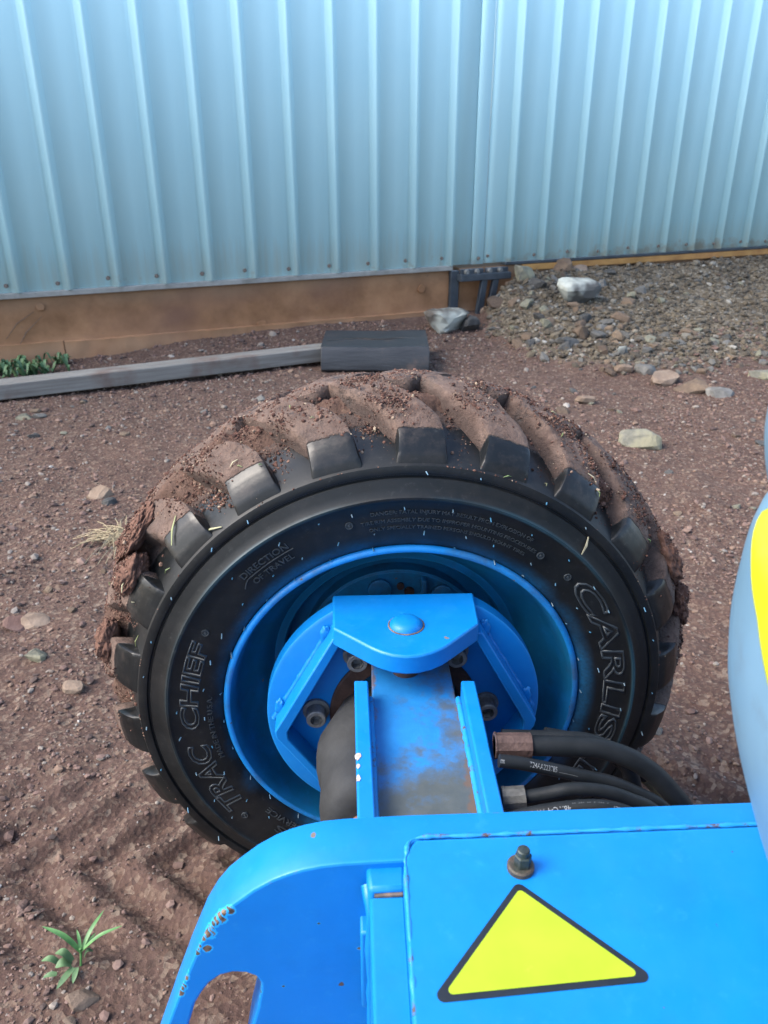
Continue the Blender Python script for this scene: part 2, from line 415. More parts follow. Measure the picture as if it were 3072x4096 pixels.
c = k.mix(k.math('MULTIPLY', k.map(z, .13, .04), k.ramp(k.noise(5, 5), [(.35, .25), (.65, .9)])), c, (0.3520, 0.2072, 0.1190))
c = k.mix(k.ramp(k.noise(16, 6, .7), [(.62, 0), (.75, .6)]), c, (0.0960, 0.0666, 0.0490))
k.color(c); k.bump(k.noise(40, 6, .7), .4, .004); k.bump(k.noise(8, 3), .25, .01); M['concrete'] = k.m
M['sill'] = simple('grey_sill_metal', (.19, .19, .175), (.33, .33, .31), 12, .55, .2, .3)
M['orange'] = simple('orange_stained_timber', (.26, .12, .035), (.42, .23, .07), 8, .8, .3)
M['bracket'] = simple('dark_painted_steel', (.016, .023, .032), (.042, .054, .068), 25, .5, .3)
M['screw'] = simple('brown_screw', (.11, .095, .085), (.24, .20, .175), 60, .5, .2, .5)
k = NT('weathered_grey_timber', .8, spec=.3)
x, y, z = k.sep(k.co())
mp = k.n('ShaderNodeMapping'); mp.inputs['Scale'].default_value = (.25, 5, 5); k.l(k.co(), mp.inputs[0])
c = k.mix(k.ramp(k.noise(12, 6, .65, co=mp.outputs[0]), [(.3, 0), (.7, 1)]), (0.1110, 0.1008, 0.0910), (0.2220, 0.2160, 0.1995))
c = k.mix(k.ramp(k.noise(7, 4), [(.5, 0), (.72, .75)]), c, (0.1184, 0.0720, 0.0560))
k.color(c); k.bump(k.noise(40, 5, .6, co=mp.outputs[0]), .5, .004); M['timber'] = k.m
k = NT('dark_sleeper_timber', .46, spec=.45)
mp = k.n('ShaderNodeMapping'); mp.inputs['Scale'].default_value = (.5, 4, 4); k.l(k.co(), mp.inputs[0])
c = k.mix(k.ramp(k.noise(10, 6, .65, co=mp.outputs[0]), [(.3, 0), (.7, 1)]), (.009, .011, .015), (.030, .033, .038))
c = k.mix(k.ramp(k.noise(9, 4), [(.55, 0), (.75, .7)]), c, (.085, .06, .05))
k.color(c); k.bump(k.noise(34, 5, .6, co=mp.outputs[0]), .45, .004); M['sleeper'] = k.m
M['leaf'] = simple('green_leaf', (.045, .13, .04), (.09, .22, .06), 60, .5, .1)
M['leaf_grey'] = simple('grey_green_leaf', (.045, .10, .04), (.10, .18, .075), 40, .6, .1)
M['straw'] = simple('dry_straw', (.22, .17, .10), (.38, .32, .20), 60, .8, .1)
k = NT('grass_clipping', .7); k.color(k.ramp(k.island(), [(0, (.06, .12, .04)), (.5, (.16, .19, .07)), (1, (.36, .32, .22))])); M['clip'] = k.m

# ground
k = NT('red_dirt', .9, spec=.25)
att = k.n('ShaderNodeAttribute'); att.attribute_name = 'pile'; pile_a = att.outputs['Fac']
c = k.mix(k.ramp(k.noise(3.2, 6, .65), [(.3, 0), (.7, 1)]), (0.0544, 0.0306, 0.0247), (0.1003, 0.0620, 0.0493))
c = k.mix(k.ramp(k.noise(.9, 4), [(.45, 0), (.7, .6)]), c, (0.0612, 0.0340, 0.0272))
c = k.mix(k.ramp(k.noise(14, 5, .7), [(.58, 0), (.70, .7)]), c, (0.0425, 0.0289, 0.0229))
gv = k.voro(95, 'Color'); gs = k.sep(gv)
c = k.mix(k.math('MULTIPLY', k.math('GREATER_THAN', gs[0], .55), .65), c, k.ramp(gs[1], [(0, (0.0425, 0.0281, 0.0238)), (.4, (0.0850, 0.0493, 0.0365)), (.75, (0.1445, 0.1020, 0.0765)), (1, (0.2295, 0.1785, 0.1360))]))
gv2 = k.voro(190, 'Color'); gs2 = k.sep(gv2)
c = k.mix(k.math('MULTIPLY', k.math('GREATER_THAN', gs2[0], .6), .5), c, k.ramp(gs2[1], [(0, (0.0382, 0.0255, 0.0221)), (.6, (0.1062, 0.0638, 0.0467)), (1, (0.1870, 0.1403, 0.1062))]))
pc = k.mix(k.ramp(k.noise(4, 5, .6), [(.3, 0), (.7, 1)]), (0.0723, 0.0578, 0.0408), (0.1232, 0.1003, 0.0706))
pc = k.mix(k.math('MULTIPLY', k.math('GREATER_THAN', gs[2], .5), .7), pc, k.ramp(gs[1], [(0, (0.0340, 0.0340, 0.0323)), (.5, (0.1275, 0.1020, 0.0765)), (1, (0.2805, 0.2550, 0.2040))]))
c = k.mix(k.ramp(k.math('ADD', pile_a, k.math('MULTIPLY', k.math('SUBTRACT', k.noise(5, 5, .7), .5), .7)), [(.3, 0), (.65, 1)]), c, pc)
k.color(c)
k.bump(k.voro(95), .5, .006); k.bump(k.noise(60, 6, .75), .7, .008)
M['dirt'] = k.m
k = NT('mixed_pebbles', .82, spec=.3)
c = k.ramp(k.island(), [(0, (0.036, 0.029, 0.027)), (.22, (0.086, 0.054, 0.045)), (.45, (0.137, 0.086, 0.072)), (.66, (0.180, 0.122, 0.101)), (.80, (0.194, 0.130, 0.090)), (.91, (0.166, 0.158, 0.144)), (.985, (0.245, 0.216, 0.180)), (1, (0.360, 0.353, 0.331))])
k.color(k.mix(k.noise(200, 3), c, (0.108, 0.065, 0.050), 'MIX')); k.bump(k.noise(300, 3), .3, .001)
k.color(k.mix(k.math('MULTIPLY', k.noise(120, 3), .5), c, (0.122, 0.079, 0.066))); M['pebble'] = k.m
k = NT('heap_pebbles', .82, spec=.3)
c = k.ramp(k.island(), [(0, (0.032, 0.030, 0.027)), (.3, (0.072, 0.061, 0.047)), (.55, (0.119, 0.097, 0.068)), (.75, (0.158, 0.130, 0.090)), (.88, (0.094, 0.101, 0.104)), (.96, (0.245, 0.223, 0.180)), (1, (0.446, 0.446, 0.418))])
k.color(k.mix(k.math('ADD', k.math('MULTIPLY', k.noise(120, 3), .4), .25), c, (0.0723, 0.0561, 0.0382))); k.bump(k.noise(200, 3), .3, .002); M['heap'] = k.m
def stone_mat(name, stops, patch=None, sc=14):
    k = NT(name, .8, spec=.3)
    c = k.ramp(k.math('ADD', k.noise(sc, 6, .7), k.math('MULTIPLY', k.math('SUBTRACT', k.objrand(), .5), .35)), stops)
    if patch: c = k.mix(k.ramp(k.noise(sc * .6, 3, .6), [(.42, 0), (.58, 1)]), c, patch)
    k.color(c); k.bump(k.noise(sc * 4, 6, .7), .6, .006); return k.m
M['st_brown'] = stone_mat('brown_stone', [(.3, (0.061, 0.044, 0.034)), (.55, (0.129, 0.092, 0.065)), (.8, (0.204, 0.150, 0.102))])
M['st_grey'] = stone_mat('grey_stone', [(.3, (0.041, 0.041, 0.041)), (.55, (0.102, 0.099, 0.092)), (.8, (0.184, 0.177, 0.163))])
M['st_tan'] = stone_mat('tan_stone', [(.3, (.10, .072, .054)), (.55, (.185, .135, .10)), (.8, (.26, .20, .15))])
M['st_white'] = stone_mat('chalky_stone', [(.3, (0.245, 0.258, 0.231)), (.55, (0.374, 0.394, 0.354)), (.8, (0.462, 0.476, 0.435))], (0.082, 0.082, 0.078), 9)
M['st_block'] = stone_mat('two_tone_stone', [(.3, (0.068, 0.058, 0.048)), (.6, (0.129, 0.112, 0.095))], (0.326, 0.340, 0.299), 9)
M['st_cream'] = stone_mat('cream_grey_stone', [(.3, (.075, .075, .06)), (.6, (.17, .165, .135))], (.20, .19, .13), 24)
M['st_red'] = stone_mat('reddish_stone', [(.3, (0.048, 0.027, 0.024)), (.6, (0.102, 0.058, 0.048)), (.85, (0.136, 0.088, 0.075))])

# ------------------------------------------------------------------ ground
YAW = rad(4.2); CW = Vector((.0240, .8185, .3875))
tV = np.array([math.cos(YAW), math.sin(YAW)]); nV = np.array([math.sin(YAW), -math.cos(YAW)])
WA = rad(22.7); WP = np.array([-1.955, 4.004]); eV = np.array([math.cos(WA), math.sin(WA)]); mV = np.array([math.sin(WA), -math.cos(WA)])

def pile_h(x, y):
    s = (x - WP[0]) * eV[0] + (y - WP[1]) * eV[1]; d = (x - WP[0]) * mV[0] + (y - WP[1]) * mV[1]
    w = fbm(x * 2.3, y * 2.3, 3, 40) * .5
    sa = np.interp(d, [0, .4, 1.0, 1.9], [2.72, 2.52, 2.32, 2.6])
    A = sstep(0, 1, (s - sa + w) / np.interp(d, [0, .5, 1.8], [.24, .5, .9]))
    B = sstep(1.98, .12, d + w * .9)
    return A * B, s, d
def ground_h(x, y, fine=True):
    p, s, d = pile_h(x, y)
    base = .06 * sstep(.45, .0, d) * sstep(.1, 1.6, s) - .02 * sstep(1.2, .2, s) * sstep(.6, .1, d)
    h = base + p * .21
    h = h + fbm(x * .9, y * .9, 3, 3) * .035 * sstep(1.2, 2.2, y) * sstep(.3, .8, d)
    # tyre track along the rolling direction
    a = (x - CW.x) * tV[0] + (y - CW.y) * tV[1]; b = -((x - CW.x) * nV[0] + (y - CW.y) * nV[1]) - .115
    tr = sstep(.22, .10, np.abs(b)) * sstep(2.2, 1.4, np.abs(a))
    chev = np.sin((a + np.abs(b) * 1.1 * np.sign(a)) * 2 * np.pi / .11)
    h = h + tr * (-.014 + .019 * sstep(-.4, .6, chev)) * (1 + fbm(x * 9, y * 9, 2, 8)) + .012 * sstep(.16, .02, np.abs(np.abs(b) - .2)) * sstep(1.8, .8, np.abs(a))
    if fine:
        near = sstep(2.6, 1.0, np.hypot(x, y - .8))
        h = h + fbm(x * 7, y * 7, 4, 21) * (.022 + .022 * near) + fbm(x * 31, y * 31, 3, 31) * (.010 + .004 * near) + p * fbm(x * 14, y * 14, 3, 33) * .05
    return h

fx = np.concatenate([-np.geomspace(320, 2.9, 26), np.arange(-2.7, 3.61, .0125), np.geomspace(3.8, 320, 26)])
fy = np.concatenate([-np.geomspace(320, .2, 28), np.arange(0.0, 6.4, .0125), np.geomspace(6.6, 320, 26)])
GX, GY = np.meshgrid(fx, fy)
inn = sstep(12, 7, np.hypot(GX, GY - 2))
GZ = ground_h(GX, GY) * inn
nx, ny = len(fx), len(fy)
me = bpy.data.meshes.new('ground')
me.vertices.add(nx * ny); me.vertices.foreach_set('co', np.stack([GX, GY, GZ], -1).astype(np.float32).ravel())
ii = (np.arange(ny - 1)[:, None] * nx + np.arange(nx - 1)[None]).ravel()
Q = np.stack([ii, ii + 1, ii + nx + 1, ii + nx], 1).astype(np.int32)
me.loops.add(Q.size); me.loops.foreach_set('vertex_index', Q.ravel())
me.polygons.add(len(Q)); me.polygons.foreach_set('loop_start', np.arange(0, Q.size, 4, dtype=np.int32))
me.polygons.foreach_set('use_smooth', np.ones(len(Q), bool)); me.update(calc_edges=True)
at = me.attributes.new('pile', 'FLOAT', 'POINT'); pl, ps_, pd_ = pile_h(GX, GY)
at.data.foreach_set('value', (sstep(0.02, .3, pl) * inn).astype(np.float32).ravel())
ground = wrap('ground', me, M['dirt']); tag(ground, kind='structure')
gh = lambda x, y: float(ground_h(np.array([x]), np.array([y]))[0])

# ------------------------------------------------------------------ shed: corrugated wall on a concrete plinth
shed = empty('metal_shed', (WP[0], WP[1], 0), WA)
tag(shed, 'pale blue corrugated metal shed on a stained concrete plinth behind the tyre', 'shed')
PITCH = .2395; S0 = .101
def rib_profile(c0, c1, i0, i1):
    """points (s, out) from c0 to c1 with ribs at the right of every screw"""
    pts = [(c0, 0)]
    for i in range(i0, i1):
        q = S0 + PITCH * i if i < 11 else 3.141 + PITCH * (i - 12)
        for ds, out in ((-.071, .0080), (-.006, .0030), (-.003, .0030), (.014, -.0010), (.018, .001), (.043, .0285), (.046, .030), (.053, .030), (.056, .0275), (.076, .002), (.079, .0)):
            if c0 < q + ds < c1: pts.append((q + ds, out))
    pts.append((c1, 0)); return pts
def sheet(pts, z0, z1, m):
    v = []; f = []
    for s_, o_ in pts: v += [(s_, -o_, z0), (s_, -o_, z1)]
    for i in range(len(pts) - 1): f.append((2 * i, 2 * i + 2, 2 * i + 3, 2 * i + 1))
    o = mesh_obj('cladding_panel', v, f, m, shed, 12)
    so = o.modifiers.new('thick', 'SOLIDIFY'); so.thickness = .0012; so.offset = -1
    return o
sheet(rib_profile(-3.03, 2.7755, -13, 11), .34, 3.3, M['sheet'])
sheet([(a, b + .0) for a, b in rib_profile(2.779, 8.0, 11, 33)], .342, 3.3, M['sheet'])
# seam trim strips
o = sheet([(2.690, .0015), (2.692, .0055), (2.774, .0058), (2.7755, .002)], .338, 3.3, M['sheet']); o.name = 'seam_trim'; o.data.name = 'seam_trim'
# screws
bm = bmesh.new()
bmesh.ops.create_cone(bm, cap_ends=True, segments=10, radius1=.0095, radius2=.0085, depth=.003, matrix=Matrix.Translation((0, -.0025, 0)) @ Matrix.Rotation(rad(90), 4, 'X'))
bmesh.ops.create_cone(bm, cap_ends=True, segments=6, radius1=.0062, radius2=.0055, depth=.006, matrix=Matrix.Translation((0, -.007, 0)) @ Matrix.Rotation(rad(90), 4, 'X'))
sme = bpy.data.meshes.new('screw'); bm.to_mesh(sme); bm.free(); sme.materials.append(M['screw'])
for sp in [S0 + PITCH * i for i in range(-1, 11)] + [2.737, 2.809] + [3.141 + PITCH * j for j in range(0, 11)]:
    o = bpy.data.objects.new('screw', sme); link(o, shed)
    o.location = (sp + random.uniform(-.006, .006), -.0065 if sp == 2.737 else -.001, .377 + random.uniform(-.006, .006)); o.rotation_euler = (0, random.random() * 3, 0); o.scale = (1.2, 1.2, 1.2)
box('shed_roof', -3.03, 8.0, -.12, 5.0, 3.303, 3.36, M['sill'], shed)
box('side_wall', -3.03, -2.98, .012, 4.9, .34, 3.3, M['sheet'], shed)
box('side_wall', 7.95, 8.0, .012, 4.9, .34, 3.3, M['sheet'], shed)
# sill channel under the sheets, plinth
box('sill_strip', -3.0, 2.56, -.022, .05, .312, .3385, M['sill'], shed, .003)
box('sill_strip', 2.93, 8.0, -.014, .05, .322, .3395, M['bracket'], shed, .003)
def wobbly(name, x0, x1, y0, y1, z0, z1, m, amp=.004, nxs=120, nzs=14, seed=1):
    v = []; f = []
    for j in range(nzs + 1):
        for i in range(nxs + 1):
            s_ = x0 + (x1 - x0) * i / nxs; zz = z0 + (z1 - z0) * j / nzs
            v.append((s_, y0 + amp * 2 * mnoise.noise((s_ * 4, zz * 9, seed)) + amp * mnoise.noise((s_ * 17, zz * 20, seed)), zz))
    n1 = nxs + 1
    for j in range(nzs):
        for i in range(nxs): f.append((j * n1 + i, j * n1 + i + 1, (j + 1) * n1 + i + 1, (j + 1) * n1 + i))
    b0 = len(v); v += [(x0, y1, z1), (x1, y1, z1), (x0, y1, z0), (x1, y1, z0)]
    f += [tuple(nzs * n1 + i for i in range(n1)) + (b0 + 1, b0), tuple(j * n1 + nxs for j in range(nzs + 1)) + (b0 + 1, b0 + 3), tuple(j * n1 for j in range(nzs, -1, -1)) + (b0 + 2, b0)]
    me = bpy.data.meshes.new(name); me.from_pydata(v, [], f)
    bm = bmesh.new(); bm.from_mesh(me); bmesh.ops.recalc_face_normals(bm, faces=bm.faces); bm.to_mesh(me); bm.free()
    return wrap(name, me, m, shed, 40)
wobbly('plinth', -3.0, 2.545, .002, .3, -.25, .314, M['concrete'])
wobbly('plinth', 2.62, 8.0, .006, .3, -.25, .3185, M['concrete'], seed=5)
wobbly('footing_ledge', .32, 2.52, -.035, .0, -.2, .082, M['concrete'], .006, 90, 8, 9)
wobbly('footing_ledge', -3.0, .315, -.020, .0, -.2, .086, M['concrete'], .005, 90, 8, 12)
wobbly('stained_timber_strip', 3.05, 8.0, -.02, .0, .285, .3195, M['orange'], .005, 120, 4, 15)
# scratches and patches in the plinth: shallow proud render pieces
for cx, cz, w_, h_ in ((.235, .262, .045, .040), (2.36, .215, .05, .055), (1.37, .088, .06, .035)):
    prism('patch', [(cx + w_ * .5 * math.cos(a) * random.uniform(.8, 1.1), cz + h_ * .5 * math.sin(a) * random.uniform(.8, 1.1)) for a in np.linspace(0, 2 * np.pi, 9)[:-1]], -.012, -.002, M['concrete'], shed, .002, conv=lambda p, z: (p[0], z, p[1]))
for (xa, za), (xb, zb) in (((.20, .24), (.05, .115)), ((.235, .215), (.085, .045))):
    tube('scratch', [(xa, -.003, za), ((xa + xb) / 2 - .012, -.0035, (za + zb) / 2 + .01), (xb, -.003, zb)], [.0008, .002, .0008], M['rust_edge'], shed, 6)
# dark steel guide bracket at the seam: ledge with four cups, two raking legs, edge plate
bk = box('guide_bracket', 2.585, 2.932, -.085, -.028, .252, .292, M['bracket'], shed, .004)
box('end_plate', 2.545, 2.60, -.03, .0, .06, .31, M['bracket'], bk, .003)
for xa in (2.60, 2.772):
    prism('back_plate', [(xa, .252), (xa + .155, .252), (xa + .155, .318), (xa, .318)], -.052, -.030, M['bracket'], bk, .003, conv=lambda p, z: (p[0], z, p[1]))
for xa, dx in ((2.735, -.03), (2.815, -.04)):
    prism('leg', [(xa + dx, .03), (xa + dx + .045, .03), (xa + .04, .252), (xa, .252)], -.075, -.045, M['bracket'], bk, .003, conv=lambda p, z: (p[0], z, p[1]))
for xa in (2.635, 2.705, 2.792, 2.865):
    v, f = tube_geo([(xa, -.052, .303), (xa, -.062, .303), (xa, -.072, .303)], [.017, .017, .012], 10)
    mesh_obj('bolt', v, f, M['bolt_grey'], bk, 40)

# ------------------------------------------------------------------ rocks
def rock_geo(seed, sub=2, cuts=10, flat=.75):
    rr = np.random.default_rng(seed)
    bm = bmesh.new(); bmesh.ops.create_icosphere(bm, subdivisions=sub, radius=1)
    V = np.array([v.co[:] for v in bm.verts]); F = [tuple(v.index for v in f.verts) for f in bm.faces]; bm.free()
    V = np.sign(V) * np.abs(V) ** .55
    for _ in range(cuts):
        n = rr.normal(size=3); n /= np.linalg.norm(n); d = rr.uniform(.50, 1.05)
        over = V @ n - d; V = V - np.maximum(over, 0)[:, None] * n
    V *= 1 + rr.normal(size=(len(V), 1)) * .02
    V -= (V.max(0) + V.min(0)) / 2; V /= (V.max(0) - V.min(0)) / 2
    return V, F
def stone(x, y, size, m, label, cat='stone', group=None, seed=0, rz=0, sink=.36, name='stone', sub=2, z=None):
    V, F = rock_geo(seed, sub)
    V = V * np.array(size) / 2
    o = mesh_obj(name, V, F, m); o.rotation_euler = (random.uniform(-.15, .15), random.uniform(-.15, .15), rz)
    zz = gh(x, y) if z is None else z
    o.location = (x, y, zz + size[2] * (.5 - sink))
    return tag(o, label, cat, group)

stone(.365, 4.68, (.27, .17, .15), M['st_block'], 'angular grey block of stone with a whitish top beside the black sleeper', 'rock', seed=12, rz=.15, sink=.15, sub=3, name='rock')
stone(.50, 4.70, (.12, .11, .11), M['st_grey'], 'dark round stone touching the whitish topped block', seed=31, rz=.5, sink=.2)
stone(1.12, 4.72, (.26, .17, .17), M['st_white'], 'large pale chalky rock leaning on top of the rubble heap', 'rock', seed=8, rz=.35, sink=.2, sub=3, name='rock')
stone(.952, 2.80, (.155, .09, .075), M['st_cream'], 'lone cream and grey stone on the red dirt right of the tyre', seed=22, rz=-.1, sink=.2, sub=3)
stone(1.30, 3.62, (.15, .10, .075), M['st_tan'], 'flat tan stone on the lower edge of the rubble heap', seed=41, rz=.3)
stone(1.39, 3.52, (.15, .12, .075), M['st_brown'], 'brown slab stone just below the flat tan stone of the heap', seed=44, rz=-.3)
stone(1.155, 3.78, (.085, .07, .06), M['st_tan'], 'rounded orange tan stone in the middle of the rubble heap', seed=45, rz=.2)
stone(1.26, 3.76, (.11, .085, .06), M['st_grey'], 'light grey flat stone right of the rounded orange tan stone', seed=46, rz=.1)
stone(1.20, 3.98, (.06, .05, .06), M['st_white'], 'small bright white stone on the slope of the heap', seed=47)
stone(.955, 4.12, (.12, .09, .06), M['st_grey'], 'grey stone halfway up the left slope of the heap', seed=48, rz=.4)
stone(.87, 3.33, (.085, .06, .05), M['st_tan'], 'peach coloured stone alone just below the heap', seed=49, rz=.2)
stone(1.50, 3.45, (.12, .10, .06), M['st_grey'], 'dark blue grey stone at the bottom right edge of the heap', seed=50, rz=.6)
stone(1.82, 3.72, (.17, .09, .05), M['st_cream'], 'long pale flat stone at the right border of the heap', seed=51, rz=-.15)
stone(.86, 5.02, (.13, .09, .12), M['st_cream'], 'squarish tan grey stone upright beside the bracket', seed=52, rz=.4)
stone(1.12, 5.26, (.15, .12, .13), M['st_brown'], 'rounded brown stone highest on the heap under the sheets', seed=53, z=.26)
stone(1.24, 5.28, (.15, .10, .08), M['st_tan'], 'tan stone beside the highest brown stone of the heap', seed=54, z=.25)
stone(.62, 5.0, (.13, .05, .045), M['st_tan'], 'pinkish broken stick shaped stone under the bracket', seed=55, rz=-.5)
stone(-.825, 1.60, (.075, .055, .035), M['st_tan'], 'flat tan stone left of the tyre beside a reddish slab', seed=61, rz=.3)
stone(-.87, 1.585, (.06, .05, .03), M['st_red'], 'reddish slab touching the flat tan stone', seed=62, rz=.1)
stone(-.755, 1.44, (.045, .035, .025), M['st_cream'], 'small cream stone closest to the flat tan stone', seed=63)
stone(-.90, 2.32, (.075, .05, .06), M['st_tan'], 'pointed tan stone above the dry straw tuft', seed=64, rz=.6)
stone(-.86, 2.27, (.05, .04, .03), M['st_grey'], 'pale grey pebble at the foot of the pointed tan stone', seed=65)
stone(-.645, 1.345, (.045, .03, .025), M['st_tan'], 'orange tan pebble left of the middle of the tyre', seed=66)
stone(-1.46, 3.10, (.06, .045, .03), M['st_cream'], 'small cream stone in front of the grey timber', seed=67)
stone(-.395, .675, (.042, .03, .018), M['st_tan'], 'tan stone under the green weed seedling', seed=68, rz=.5)
stone(-.40, .645, (.018, .013, .012), M['st_tan'], 'tiny tan pebble below the weed seedling', seed=69)
stone(.71, 1.70, (.05, .035, .03), M['st_cream'], 'pale flat stone right of the tyre shoulder', seed=70, rz=.2)
stone(.665, 1.64, (.06, .045, .04), M['st_red'], 'purplish red stone beside the tyre tread on the right', seed=71)
# rubble stones heaped by the wall
meshes = []
for i in range(14):
    V, F = rock_geo(300 + i, 2); me_ = bpy.data.meshes.new('stone'); me_.from_pydata([tuple(v) for v in V * .5], [], F); me_.materials.append(M[('st_brown', 'st_grey', 'st_grey', 'st_brown', 'st_grey', 'st_brown', 'st_cream')[i % 7]]); meshes.append(me_)
cnt = 0
while cnt < 230:
    s_ = RNG.uniform(2.3, 4.4) if cnt < 170 else RNG.uniform(2.3, 5.0); d_ = abs(RNG.normal(0, .55)) if cnt < 130 else RNG.uniform(.9, 1.95)
    x_, y_ = WP + eV * s_ + mV * (d_ + .06)
    p_, _, _ = pile_h(np.array([x_]), np.array([y_]))
    if p_[0] < .06 or (s_ > 3.5 and d_ < 1.2 and RNG.random() < .85): continue
    sz = float(np.clip(RNG.lognormal(math.log(.037), .45), .02, .10))
    o = bpy.data.objects.new('stone', meshes[cnt % 14]); link(o)
    o.scale = (sz * RNG.uniform(.8, 1.4), sz * RNG.uniform(.7, 1.1), sz * RNG.uniform(.5, .9))
    o.rotation_euler = (RNG.uniform(-.4, .4), RNG.uniform(-.4, .4), RNG.uniform(0, 6.3)); o.location = (x_, y_, gh(x_, y_) + sz * .06)
    tag(o, (('brown' , 'grey', 'grey', 'brown', 'grey', 'brown', 'cream grey')[(cnt % 14) % 7]) + ' rubble stone of the heap by the shed wall', 'stone', 'rubble stones in the heap by the wall'); cnt += 1
cnt = 0
while cnt < 70:
    x_, y_ = RNG.uniform(-1.5, 1.6), RNG.uniform(.5, 3.6)
    if abs(x_) > .48 * y_ + .1 or (abs(x_ - .02) < .42 and .2 < y_ < 1.15) : continue
    sz = float(np.clip(RNG.lognormal(math.log(.022), .35), .012, .045)) * (.6 + .25 * y_)
    o = bpy.data.objects.new('pebble', meshes[(cnt * 5) % 14]); link(o)
    o.scale = (sz * RNG.uniform(.8, 1.4), sz * RNG.uniform(.7, 1.1), sz * RNG.uniform(.4, .7))
    o.rotation_euler = (RNG.uniform(-.3, .3), RNG.uniform(-.3, .3), RNG.uniform(0, 6.3)); o.location = (x_, y_, gh(x_, y_) + sz * .1)
    tag(o, 'small ' + (('brown' , 'grey', 'grey', 'brown', 'grey', 'brown', 'cream grey')[((cnt * 5) % 14) % 7]) + ' pebble scattered on the open red dirt', 'pebble', 'pebbles scattered over the dirt'); cnt += 1

# fine gravel: one mass of little stones
def scatter(name, X, Y, Z, size, m, flat=.6, seed=0, jit=.28):
    rr = np.random.default_rng(seed)
    bm = bmesh.new(); bmesh.ops.create_icosphere(bm, subdivisions=1, radius=.5)
    B = np.array([v.co[:] for v in bm.verts]); F = np.array([[v.index for v in f.verts] for f in bm.faces]); bm.free()
    N = len(X); nv = len(B)
    sc = size[:, None] * np.stack([rr.uniform(.8, 1.4, N), rr.uniform(.7, 1.1, N), rr.uniform(flat * .7, flat * 1.3, N)], 1)
    V = B[None] * (1 + rr.normal(0, jit * .5, (N, nv, 1))) * sc[:, None, :]
    a = rr.uniform(0, 6.283, N); t1 = rr.uniform(-.5, .5, N)
    c, s_ = np.cos(t1)[:, None], np.sin(t1)[:, None]
    V = np.stack([V[..., 0] * c + V[..., 2] * s_, V[..., 1], -V[..., 0] * s_ + V[..., 2] * c], -1)
    c, s_ = np.cos(a)[:, None], np.sin(a)[:, None]
    V = np.stack([V[..., 0] * c - V[..., 1] * s_, V[..., 0] * s_ + V[..., 1] * c, V[..., 2]], -1)
    V += np.stack([X, Y, Z], 1)[:, None]
    T = (F[None] + (np.arange(N) * nv)[:, None, None]).reshape(-1, 3)
    return fast_tri(name, V.reshape(-1, 3), T, m)
N = 66000
y_ = .35 + 4.4 * RNG.random(N) ** 1.25; x_ = RNG.uniform(-1, 1, N) * (.50 * y_ + .22)
p_, s_, d_ = pile_h(x_, y_)
keep = (d_ > .02) & (RNG.random(N) < .35 + .65 * (fbm(x_ * 3, y_ * 3, 3, 60) > -.05)) & (p_ < .5)
keep &= ~((np.abs(x_ - .02) < .34) & (np.abs(y_ - .93) < .1))
x_, y_ = x_[keep], y_[keep]
sz = np.clip(RNG.lognormal(math.log(.0046), .55, len(x_)), .002, .024) * (.6 + .26 * y_)
tag(scatter('gravel', x_, y_, ground_h(x_, y_) + sz * .12, sz, M['pebble'], seed=3), 'fine mixed gravel strewn over the red dirt', 'gravel', kind='stuff')
N = 26000
s_ = RNG.uniform(2.2, 5.6, N); d_ = RNG.uniform(.03, 2.1, N)
x_ = WP[0] + eV[0] * s_ + mV[0] * d_; y_ = WP[1] + eV[1] * s_ + mV[1] * d_
p_, _, _ = pile_h(x_, y_); keep = RNG.random(N) < sstep(.03, .35, p_) * (.5 + .5 * (s_ < 3.6))
x_, y_ = x_[keep], y_[keep]
sz = np.clip(RNG.lognormal(math.log(.016), .5, len(x_)), .006, .05)
tag(scatter('rubble_gravel', x_, y_, ground_h(x_, y_) + sz * .15, sz, M['heap'], seed=5), 'loose grey brown gravel covering the heap by the wall', 'gravel', kind='stuff')

# ------------------------------------------------------------------ timbers
A = Vector((-2.35, 3.06, 0)); B = Vector((-.20, 4.23, 0)); L = (B - A).length
A.y -= .09; B.y -= .26; L = (B - A).length
tb = box('timber_beam', 0, L, 0, .095, 0, .068, M['timber'], bv=.004)
tb.location = (A.x, A.y, .012); tb.rotation_euler = (rad(1.5), -.006, math.atan2(B.y - A.y, B.x - A.x))
tag(tb, 'long weathered grey timber lying on the dirt before the plinth', 'timber')
cr = [(-.285, 0), (.285, 0)]
pts = [(-.012, .018), (.012, 0), (.385, 0), (.405, .012), (.40, .112), (.388, .124), (.012, .127), (-.002, .110)]
bmv = []
for i, xx in enumerate(np.linspace(-.262, .262, 9)):
    for (py, pz) in pts: bmv.append((xx + random.uniform(-.004, .004) * (i in (0, 8)), py + .004 * mnoise.noise((xx * 9, py * 20, 2)), pz + .006 * mnoise.noise((xx * 6, pz * 20, 7))))
n = len(pts); bf = [(i * n + j, i * n + (j + 1) % n, (i + 1) * n + (j + 1) % n, (i + 1) * n + j) for i in range(8) for j in range(n)] + [tuple(range(n))[::-1], tuple(range(8 * n, 9 * n))]
bl = mesh_obj('sleeper_block', bmv, bf, M['sleeper'], None, 35); bevel(bl, .003)
bl.location = (-.045, 3.80, gh(-.045, 3.9) - .004); bl.rotation_euler = (0, 0, rad(-.5))
tag(bl, 'short black sleeper block with split top lying behind the tyre', 'timber block')
tube('crack', catmull([(-.24, .14, .1275), (-.1, .19, .1275), (.02, .175, .128), (.14, .20, .128), (.258, .17, .1265)], 5), .0035, M['black'], bl, 6)

